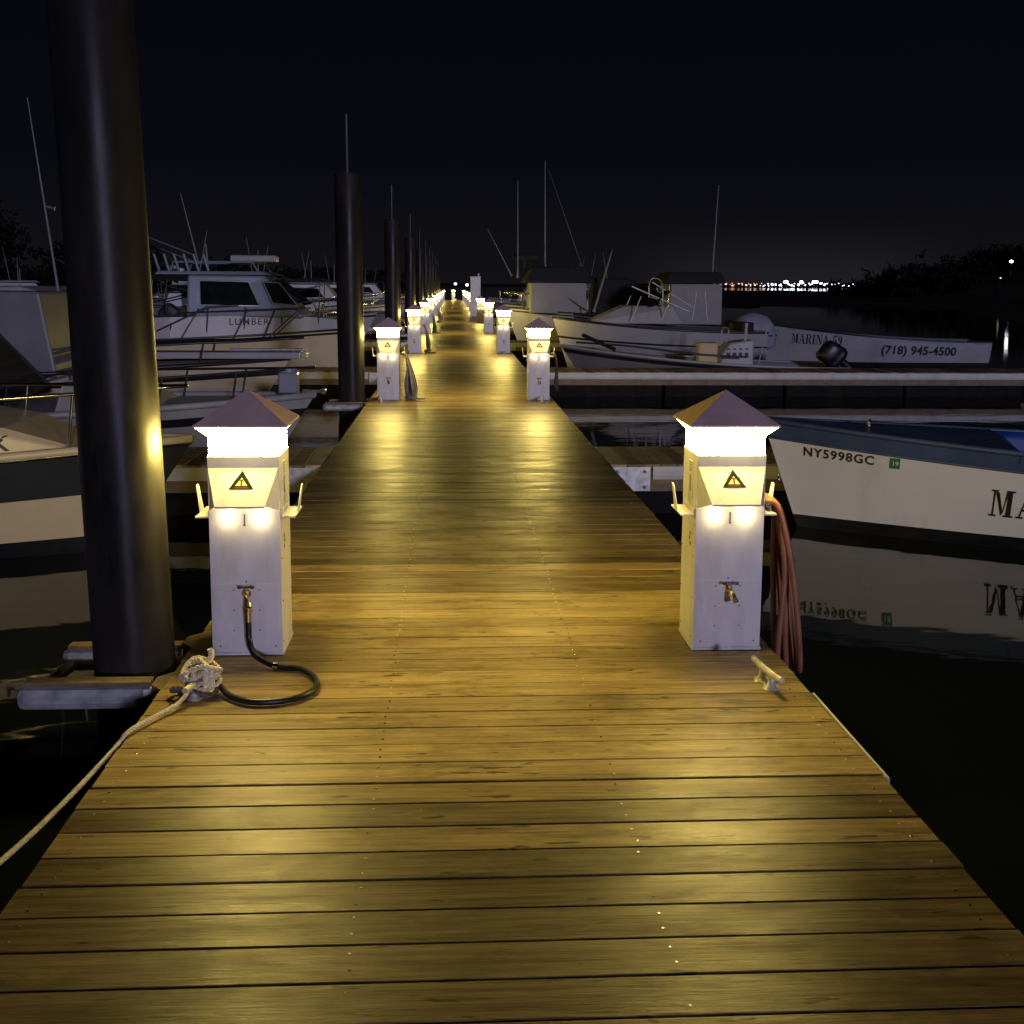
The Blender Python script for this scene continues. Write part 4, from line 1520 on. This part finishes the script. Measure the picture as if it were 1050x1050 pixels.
b4.letters(font_polys('LUMBER', 0.17, 0.008, 1.2), -2.42, 1.20, 1, -1, 'black', l4, 'boat_name', off=0.01)
b4.bvh = hull_bvh
cb = house(l4, 'cabin', -3.20, -1.05, 0.98, 0.80, 1.34, 2.12, 'gel_blue', 0.75, 0.02, 0.12, 0.05)
side_window(l4, [(-3.00, 1.56), (-1.86, 1.55), (-2.06, 2.00), (-3.00, 2.02)], 0.905, side=-1, tilt=0.15, z_ref=1.55)
side_window(l4, [(-1.62, 1.60), (-1.16, 1.56), (-1.50, 1.98), (-1.80, 1.99)], 0.86, side=-1, tilt=0.15, z_ref=1.55, fm='gel_blue')
ws = MB()
ws.raw([(-1.07, -0.6, 1.56), (-1.07, 0.6, 1.56), (-1.66, 0.56, 2.04), (-1.66, -0.56, 2.04)], [(0, 1, 2, 3)])
ws.raw([(-1.047, -0.6, 1.58), (-1.047, 0.6, 1.58), (-1.64, 0.56, 2.06), (-1.64, -0.56, 2.06)], [(0, 1, 2, 3)])
ws.build('windshield', 'glass', l4)
house(l4, 'cabin_roof', -3.75, -1.62, 1.0, 0.82, 2.125, 2.19, 'gel_blue', 0.2, 0.05, 0.04, 0.02)
for sy in (-0.75, 0.75):
    rf = MB()
    rf.tube([(-3.5, sy, 2.19), (-3.45, sy, 2.36), (-2.0, sy, 2.36), (-1.9, sy, 2.19)], 0.018, 7)
    rf.build('roof_rail', 'gel_blue', l4)
for i in range(6):
    rf = MB()
    rf.tube([(-3.7 + i * .18, -0.8, 2.19), (-3.78 + i * .18, -0.84, 2.50)], 0.024, 7)
    rf.build('rod_holder', 'gel_blue', l4)
rd = MB()
rd.bb(-2.5, -1.62, -0.3, 0.05, 2.37, 2.50)
rd.build('roof_box', 'gel_dim', l4, bev=0.04)
bow_rail(b4, l4, 'rail', 0.55, 0.55, 0.018, 5, 0.10)
tw_ = MB()
for xa, xb in ((-2.95, -3.25), (-2.05, -2.30), (-1.55, -1.75), (-1.10, -1.70), (-1.02, -1.62)):
    tw_.tube([(xa, -1.02, 1.50), (xb, -1.20, 0.95)], 0.014, 6)
tw_.tube([(-3.3, -1.0, 1.42), (-0.9, -0.92, 1.52)], 0.016, 6)
tw_.build('side_rail', 'rail', l4)
whip(l4, local(l4, at(204, 272, 22.0)), local(l4, at(185, 198, 22.0)), 0.016)
whip(l4, local(l4, at(213, 276, 22.2)), local(l4, at(211, 250, 22.2)), 0.03)
whip(l4, local(l4, at(200, 262, 22.6)), local(l4, at(152, 243, 22.6)), 0.016, 'outrigger')
whip(l4, local(l4, at(198, 268, 22.8)), local(l4, at(165, 255, 22.8)), 0.014, 'outrigger')
outboard(l4, -8.3, 0.75, 0.0, 'gel_dim', 1.2)

# --- R2: low console skiff across the finger dock
r2 = empty('console_skiff', (2.16, 22.6, 0), math.pi - R(2), 'low grey skiff with a small console tinted lamplight yellow and tilted black motor', 'boat')
h2 = Hull(5.55, 1.9, 0.40, 0.78, rake=0.75, tw=0.88, full=2.0, flare=0.8)
h2.mesh([(-.32, 0, 1), (-.1, 0, 1), (.04, 0, 1), (.06, .1, 1), (0, .45, 0), (-.06, .9, 0), (0, .93, 1), (0, 1, 0)], ['gel_grey', 'boot'], r2, closed=False, inner_m='gel_grey', floor=0.15, gun=0.10)
h2.rub(r2, 'gel_dim', 0.025, 0.0)
cs = MB()
cs.prism([(-4.75, 0.15), (-4.10, 0.15), (-4.10, 0.62), (-4.28, 0.86), (-4.75, 0.92)], 'y', -0.32, 0.32)
cs.build('console', 'gel_dim', r2, bev=0.03).location = (0.95, 0, 0)
cs = MB()
cs.bb(-4.40, -4.02, 0.03, 0.34, 0.152, 0.88)
o = cs.build('cooler_seat', 'yellow', r2, bev=0.03)
o.location = (1.37, 0.30, 0)
cr = MB()
for i in range(4):
    cr.box((-4.25 - i * .12, 0.325, 0.62), (0.07, 0.01, 0.10))
    cr.box((-4.25 - i * .12, 0.325, 0.74), (0.05, 0.01, 0.03))
cr.build('console_switches', 'black', r2).location = (0.95, 0, 0)
gr = MB()
gr.tube(cat([(-4.2, -0.3, 0.86), (-4.25, -0.28, 1.12), (-4.25, 0.28, 1.12), (-4.2, 0.3, 0.86)], 5), 0.016, 7)
gr.tube([(-4.6, 0.2, 0.9), (-4.62, 0.2, 1.25)], 0.03, 8)
gr.tube([(-4.85, 0.32, 0.45), (-5.0, 0.36, 1.2)], 0.012, 6)
gr.build('grab_rail', 'gel_dim', r2).location = (0.95, 0, 0)
rp_ = MB()
rp_.tube(cat([(-0.3, 0.2, 0.85), (-1.3, 0.55, 0.80), (-2.6, 0.70, 0.66), (-3.6, 0.6, 0.60)], 6), 0.02, 7)
rp_.tube([(-0.45, -0.1, 0.98), (-1.05, 0.35, 0.72)], 0.04, 7)
rp_.build('spare_pole', 'rail', r2)
outboard(r2, -5.5, 0.36, R(52), 'rubber', 0.95)

# --- R3: white walkaround with a tangle of rod holders
r3 = empty('walkaround_boat', (2.28, 25.9, 0), math.pi, 'pale blue white boat with a forest of rod holders and one leaning pole', 'boat')
h3 = Hull(4.75, 2.1, 0.96, 1.26, rake=0.5, tw=0.86, full=2.4, flare=0.85)
h3.mesh([(-.32, 0, 1), (-.1, 0, 1), (.05, 0, 1), (.10, 0, 1), (0, .30, 0), (0, .62, 0), (0, .66, 1), (0, .70, 0), (0, 1, 0)], ['gel_dim', 'boot'], r3, deck_m=0)
h3.rub(r3, 'rail', 0.025, -0.02)
house(r3, 'cabin_trunk', -2.9, -0.7, 0.85, 0.45, 1.12, 1.52, 'gel_dim', 0.9, 0.3, 0.12, 0.04)
rk = MB()
rng = random.Random(4)
for i in range(6):
    x = -1.7 - 0.34 * i
    for sy in (-0.75, 0.75):
        if rng.random() < 0.8:
            rk.tube([(x, sy, 1.2), (x + rng.uniform(-.25, .25), sy * 0.9, 1.2 + rng.uniform(0.35, 0.8))], 0.013, 6)
rk.tube([(-1.7, 0.7, 1.95), (-3.0, 0.7, 1.40)], 0.018, 6)
rk.tube([(-2.4, -0.7, 2.05), (-3.4, -0.7, 1.45)], 0.016, 6)
rk.tube(cat([(-2.4, -0.8, 1.3), (-2.35, -0.75, 2.05), (-2.35, 0.75, 2.05), (-2.4, 0.8, 1.3)], 5), 0.015, 7)
rk.build('rod_holders', 'galv', r3)
wsh = MB()
wsh.prism([(-2.1, 1.50), (-2.55, 1.86), (-2.60, 1.86), (-2.18, 1.50)], 'y', -0.7, 0.7)
wsh.build('windshield', 'glass', r3)
whip(r3, local(r3, at(609, 320, 25.6)), local(r3, at(628, 256, 25.6)), 0.028, 'leaning_pole')
sn = MB()
sn.box((-4.3, 0, 1.05), (0.3, 1.6, 0.25))
sn.build('stern_box', 'canvas', r3, bev=0.03)
# motor shrouded in a canvas cover
cvm = MB()
prof = [(0.30, 0.0), (0.52, 0.10), (0.56, 0.35), (0.50, 0.60), (0.34, 0.78), (0.08, 0.86), (0.005, 0.865)]
vs, fs = [], []
k = 16
for j, (r_, zz) in enumerate(prof):
    for i in range(k):
        a = 2 * math.pi * i / k
        wob = 1 + 0.06 * math.sin(a * 5 + j)
        vs.append((-4.62 + math.cos(a) * r_ * wob, math.sin(a) * r_ * wob * .9, 0.50 + zz))
for j in range(len(prof) - 1):
    for i in range(k):
        i2 = (i + 1) % k
        fs.append((j * k + i, j * k + i2, (j + 1) * k + i2, (j + 1) * k + i))
cvm.raw(vs, fs, 0, True)
cvm.tube(cat([(-4.62 + .565 * math.cos(a), .52 * math.sin(a), .86) for a in (0, 1, 2, 3, 4, 5)], 4, closed=True), 0.014, 6, m=1, closed=True)
cvm.build('covered_motor', ['canvas_grey', 'rail'], r3)

# --- R6: white skiff with a phone number
r6 = empty('lettered_skiff', (7.72, 28.7, 0), math.pi - R(3), 'white skiff lettered with a phone number along its side', 'boat')
h6 = Hull(5.75, 1.8, 0.62, 1.06, rake=0.45, tw=0.86, full=2.0, flare=0.62)
h6.mesh([(-.32, 0, 1), (-.15, 0, 1), (0, 0, 1), (.10, 0, 1), (0, .5, 0), (-.1, .9, 0), (-.07, 1, 0), (0, 1, 2)], ['gel_dim', 'boot', 'canvas_grey'], r6, closed=False, inner_m='gel_grey', floor=0.16, gun=0.10, n=36)
h6.rub(r6, 'rail', 0.02, 0.0)
h6.letters([[(a * 0.56, b_) for a, b_ in p] for p in stencil('MARINA 59', 0.24, 0.06)], -0.86, 0.56, -1, 1, 'black', r6, 'lettering', slope=-0.045)
h6.letters(font_polys('(718) 945-4500', 0.29, 0.034, 1.04), -2.98, 0.33, -1, 1, 'black', r6, 'lettering', slope=-0.024)
h6.letters(font_polys('NY5998GC', 0.09, 0.01), -0.28, 0.80, -1, 1, 'rail', r6, 'registration_number', slope=-0.04) if False else None
th = MB()
th.bb(-3.2, -2.9, -0.7, 0.7, 0.45, 0.49)
th.build('thwart', 'gel_grey', r6)

# --- R4: boat with a curtained wheelhouse
r4 = empty('curtained_boat', (3.5, 33.0, 0), math.pi, 'boat with a square pale curtained wheelhouse under a black roof', 'boat')
h4 = Hull(4.9, 2.4, 0.80, 1.15, rake=0.5, tw=0.86)
h4.mesh([(-.32, 0, 1), (-.1, 0, 1), (.05, 0, 1), (.1, 0, 1), (0, .5, 0), (0, .9, 0), (0, .94, 1), (0, 1, 0)], ['gel_grey', 'boot'], r4, deck_m=0)
h4.rub(r4, 'rail', 0.025)
house(r4, 'wheelhouse', -4.15, -2.65, 0.95, 0.92, 0.88, 2.02, 'sheet', 0.05, 0.0, 0.03, 0.02)
house(r4, 'roof', -4.25, -2.45, 1.02, 1.0, 2.025, 2.36, 'canvas', 0.25, 0.15, 0.12, 0.05)
whip(r4, local(r4, at(727, 330, 32.4)), local(r4, at(737, 190, 32.4)), 0.03)
zp = MB()
zp.tube([(-2.63, 0.93, 0.95), (-2.63, 0.93, 2.0)], 0.025, 7)
zp.build('curtain_post', 'steel', r4)
# --- R5: flybridge boat with grey screen and tall masts
r5 = empty('flybridge_boat', (1.72, 37.2, 0), math.pi, 'flybridge boat with a grey side screen, black canopy and two tall masts', 'boat')
h5 = Hull(6.3, 2.6, 0.95, 1.25, rake=0.6, tw=0.86)
h5.mesh([(-.32, 0, 1), (-.1, 0, 1), (.05, 0, 1), (.1, 0, 1), (0, .5, 0), (0, .9, 0), (0, .94, 1), (0, 1, 0)], ['gel_dim', 'boot'], r5, deck_m=0)
h5.rub(r5, 'rail', 0.025)
bow_rail(h5, r5, 'rail', 0.6, 0.5, 0.018, 5, 0.1)
house(r5, 'side_screen', -2.55, -0.75, 1.05, 0.95, 1.08, 2.04, 'sheet', 0.04, 0.0, 0.05, 0.03)
house(r5, 'canopy', -2.85, -0.55, 1.1, 1.0, 2.045, 2.55, 'canvas', 0.35, 0.3, 0.12, 0.06)
house(r5, 'cockpit_cover', -6.1, -2.86, 1.05, 1.1, 1.0, 2.2, 'canvas', 0.05, 2.2, 0.3, 0.05)
rd = MB()
rd.tube([(-0.25, 0, 2.86), (-1.05, 0, 2.88)], 0.10, 10)
rd.tube([(-0.65, 0, 2.5), (-0.65, 0, 2.86)], 0.05, 8)
rd.build('radar', 'canvas', r5)
whip(r5, local(r5, at(531, 285, 36.8)), local(r5, at(531, 185, 36.8)), 0.03, 'mast')
whip(r5, local(r5, at(559, 285, 37.4)), local(r5, at(559, 165, 37.4)), 0.036, 'mast')
whip(r5, local(r5, at(525, 283, 36.6)), local(r5, at(500, 235, 36.6)), 0.022)
whip(r5, local(r5, at(606, 300, 37.4)), local(r5, at(562, 172, 37.4)), 0.010, 'stay')

# --- two plain kinds for the ranks of boats further out
def plain_boat(kind):
    r = empty('moored_boat', (0, 0, 0))
    if kind == 0:
        h = Hull(7.6, 2.5, 0.80, 1.15, rake=0.8)
        h.mesh([(-.32, 0, 1), (0, 0, 1), (.1, 0, 1), (0, .5, 0), (0, .9, 0), (0, .95, 1), (0, 1, 0)], ['gel_dim', 'boot'], r, n=18)
        house(r, 'cabin', -4.3, -1.9, 1.0, 0.8, 0.95, 1.95, 'gel_dim', 0.8, 0.05, 0.12, 0.04)
        for sd_ in (-1, 1):
            side_window(r, [(-4.0, 1.40), (-2.75, 1.40), (-3.0, 1.78), (-4.0, 1.80)], 0.955, side=sd_, tilt=0.12, z_ref=1.4)
        house(r, 'roof', -4.8, -2.5, 1.0, 0.9, 1.955, 2.03, 'gel_grey', 0.2, 0.05, 0.04, 0.02)
        bow_rail(h, r, 'steel', 0.6, 0.5, 0.018, 4, 0.1)
        whip(r, (-3.6, 0.5, 2.03), (-3.8, 0.6, 3.3), 0.014)
        whip(r, (-3.3, -0.5, 2.03), (-3.3, -0.5, 2.9), 0.02)
        rk = MB()
        for i in range(5):
            rk.tube([(-4.9, -0.8 + .4 * i, 1.5), (-5.1, -0.8 + .4 * i, 2.2)], 0.012, 6)
        rk.tube([(-4.85, -0.9, 1.95), (-4.85, 0.9, 1.95)], 0.025, 6)
        rk.build('rod_rack', 'rail', r)
        outboard(r, -7.7, 0.75, 0, 'gel_grey', 1.2)
    else:
        h = Hull(6.4, 2.3, 0.70, 1.0, rake=0.7)
        h.mesh([(-.32, 0, 1), (0, 0, 1), (.1, 0, 1), (0, .5, 0), (0, .9, 0), (0, .95, 1), (0, 1, 0)], ['gel_grey', 'boot'], r, n=18)
        house(r, 'console', -3.9, -3.0, 0.42, 0.36, 0.7, 1.45, 'gel_dim', 0.25, 0.05, 0.04, 0.03)
        house(r, 'canvas_top', -4.7, -2.6, 0.85, 0.8, 2.05, 2.16, 'canvas', 0.2, 0.2, 0.08, 0.03)
        for sy in (.7, -.7):
            t = MB()
            for sx in (-4.5, -2.9):
                t.tube([(sx, sy, 0.85), (sx * .98, sy * .95, 2.05)], 0.022, 6)
            t.tube([(-4.5, sy, 1.5), (-2.9, sy, 1.9)], 0.018, 6)
            t.build('top_frame', 'rail', r)
        bow_rail(h, r, 'steel', 0.65, 0.35, 0.016, 4, 0.1)
        whip(r, (-3.6, 0.5, 2.16), (-3.4, 0.6, 3.2), 0.014)
        outboard(r, -6.5, 0.7, R(40), 'dark', 1.1)
    return r


protos = [plain_boat(0), plain_boat(1)]
rng = random.Random(33)
usedp = [False, False]
specs = []
for i, (yk, kd, dx) in enumerate([(26.9, 1, -0.4), (33.2, 0, -0.2), (37.3, 1, -0.6), (43.6, 1, -0.1), (47.8, 0, -0.5), (54.0, 0, -0.2), (58.4, 1, -0.3), (64.5, 1, -0.2), (74.5, 0, -0.3), (85.0, 1, -0.2)]):
    specs.append(('left', -1.95 + dx, yk, kd, i))
for i, (yk, kd, dx) in enumerate([(43.4, 1, 0.3), (48.0, 0, 0.2), (54.6, 0, 0.5), (64.6, 1, 0.2), (75.0, 0, 0.4)]):
    specs.append(('right', 1.95 + dx, yk, kd, i))
for side, x, yk, kd, i in specs:
    o = protos[kd] if not usedp[kd] else copy_tree(protos[kd])
    usedp[kd] = True
    o.location = (x, yk, 0)
    o.rotation_euler = (0, 0, (0 if side == 'left' else math.pi) + R(rng.uniform(-2, 2)))
    what = 'small cabin boat with rods' if kd == 0 else 'open boat with a canvas top'
    tag(o, 'dim %s, %s of those moored in line on the %s' % (what, ORD[i], side), 'boat', 'boats moored further along the dock')

# outer rank on the left, beyond the fingers
for i, (x, yk, kd, rz) in enumerate([(-13.5, 46, 0, 20), (-17.5, 58, 1, -160), (-24, 70, 0, 10), (-19, 84, 1, 30), (-30, 95, 0, 170), (-26, 112, 1, 5)]):
    o = copy_tree(protos[kd])
    o.location = (x, yk, 0)
    o.rotation_euler = (0, 0, R(rz))
    tag(o, 'dim boat lying off alone on the left water, %s outward' % ORD[i], 'boat', 'boats lying off on the left')

# ------------------------------------------------------------------ lights along the shores
def shore_light(loc, r, mat_, label, group, h):
    t = empty('shore_light', loc, 0, label, 'light', group)
    m = MB()
    m.lathe([(r * 0.02, -r * .8), (r * 0.75, -r * .6), (r, 0), (r * 0.75, r * .5), (r * 0.02, r * .7)], (0, 0, h), 10)
    m.build('lamp_head', mat_, t)
    q = MB()
    q.lathe([(r * 0.14, -1.0), (r * 0.07, h - r * .75)], n=6)
    q.build('mast', 'dark', t)
    return t


rng = random.Random(9)
YS = 1550.0
for i in range(84):
    u = 733 + (i / 83) ** 0.92 * 162 + rng.uniform(-1.5, 1.5)
    warm = u < 782
    v = 292.0 + rng.uniform(-1.6, 1.6)
    p = at(u, v, YS + rng.uniform(-20, 40))
    big = rng.random()
    r_ = (0.62 + 0.95 * big ** 2) * (1.15 if 735 < u < 850 else 0.8)
    if any(abs(u - q) < 1.6 for q in (806, 820.5, 836)):
        r_, v = 2.5, 289.0
        p = at(u, v, YS)
    if warm:
        mt, lb, gp = rng.choice([('lt_orange', 'tiny orange light in the warm left half of the far shore lights', 'orange lights on the far shore'), ('lt_pink', 'tiny peach light in the warm left half of the far shore lights', 'peach lights on the far shore')])
    elif r_ > 2.4:
        mt, lb, gp = 'lt_white', 'big blue white floodlight among the far shore lights', 'big floodlights on the far shore'
    else:
        mt, lb, gp = 'lt_white', 'small white light in the cool right half of the far shore lights', 'white lights on the far shore'
    shore_light((p.x, p.y, 0.0), r_, mt, lb, gp, max(1.5, p.z))

p = at(1037, 268, 152)
shore_light((p.x, p.y, p.z - 1.2), 0.24, 'lt_flood', 'white lamp on the dark hill, mirrored in the water', None, 1.2)
p = at(1026, 285, 150)
shore_light((p.x, p.y, p.z - 1.0), 0.12, 'lt_pink', 'faint lamp low on the dark hill beside the bigger lamp', None, 1.0)
p = at(467, 291.0, 235)
shore_light((p.x, p.y, 0), 0.26, 'lt_flood', 'white lamp past the far end of the dock, over its lone pedestal', None, p.z)
p = at(479, 292.0, 232)
shore_light((p.x, p.y, 0), 0.28, 'lt_flood', 'white lamp past the far end of the dock, nearer the utility cabinet', None, p.z)
# boat shed with two floodlights on the left shore
p = at(172, 276, 200)
sh = empty('shed', (p.x, 204, 0), 0, 'low pale shed with two bright floodlights on the left shore', 'shed')
m_ = MB()
m_.bb(-4.2, 3.6, 0.3, 6, 0.2, p.z - 0.6)
m_.build('wall', 'house', sh)
m_ = MB()
m_.prism([(-4.6, p.z - 0.59), (4.0, p.z - 0.59), (4.0, p.z - 0.4), (-0.3, p.z + 0.75), (-4.6, p.z - 0.4)], 'y', 0.0, 6.3)
m_.build('roof', 'house', sh)
for u, v in ((173, 280), (184.5, 281)):
    q = at(u, v, 203.7)
    m_ = MB()
    m_.lathe([(0.02, -.22), (.24, -.18), (.32, 0), (.24, .18), (.02, .22)], (q.x - p.x, -0.15, q.z), 10)
    m_.build('floodlight', 'lt_flood', sh)
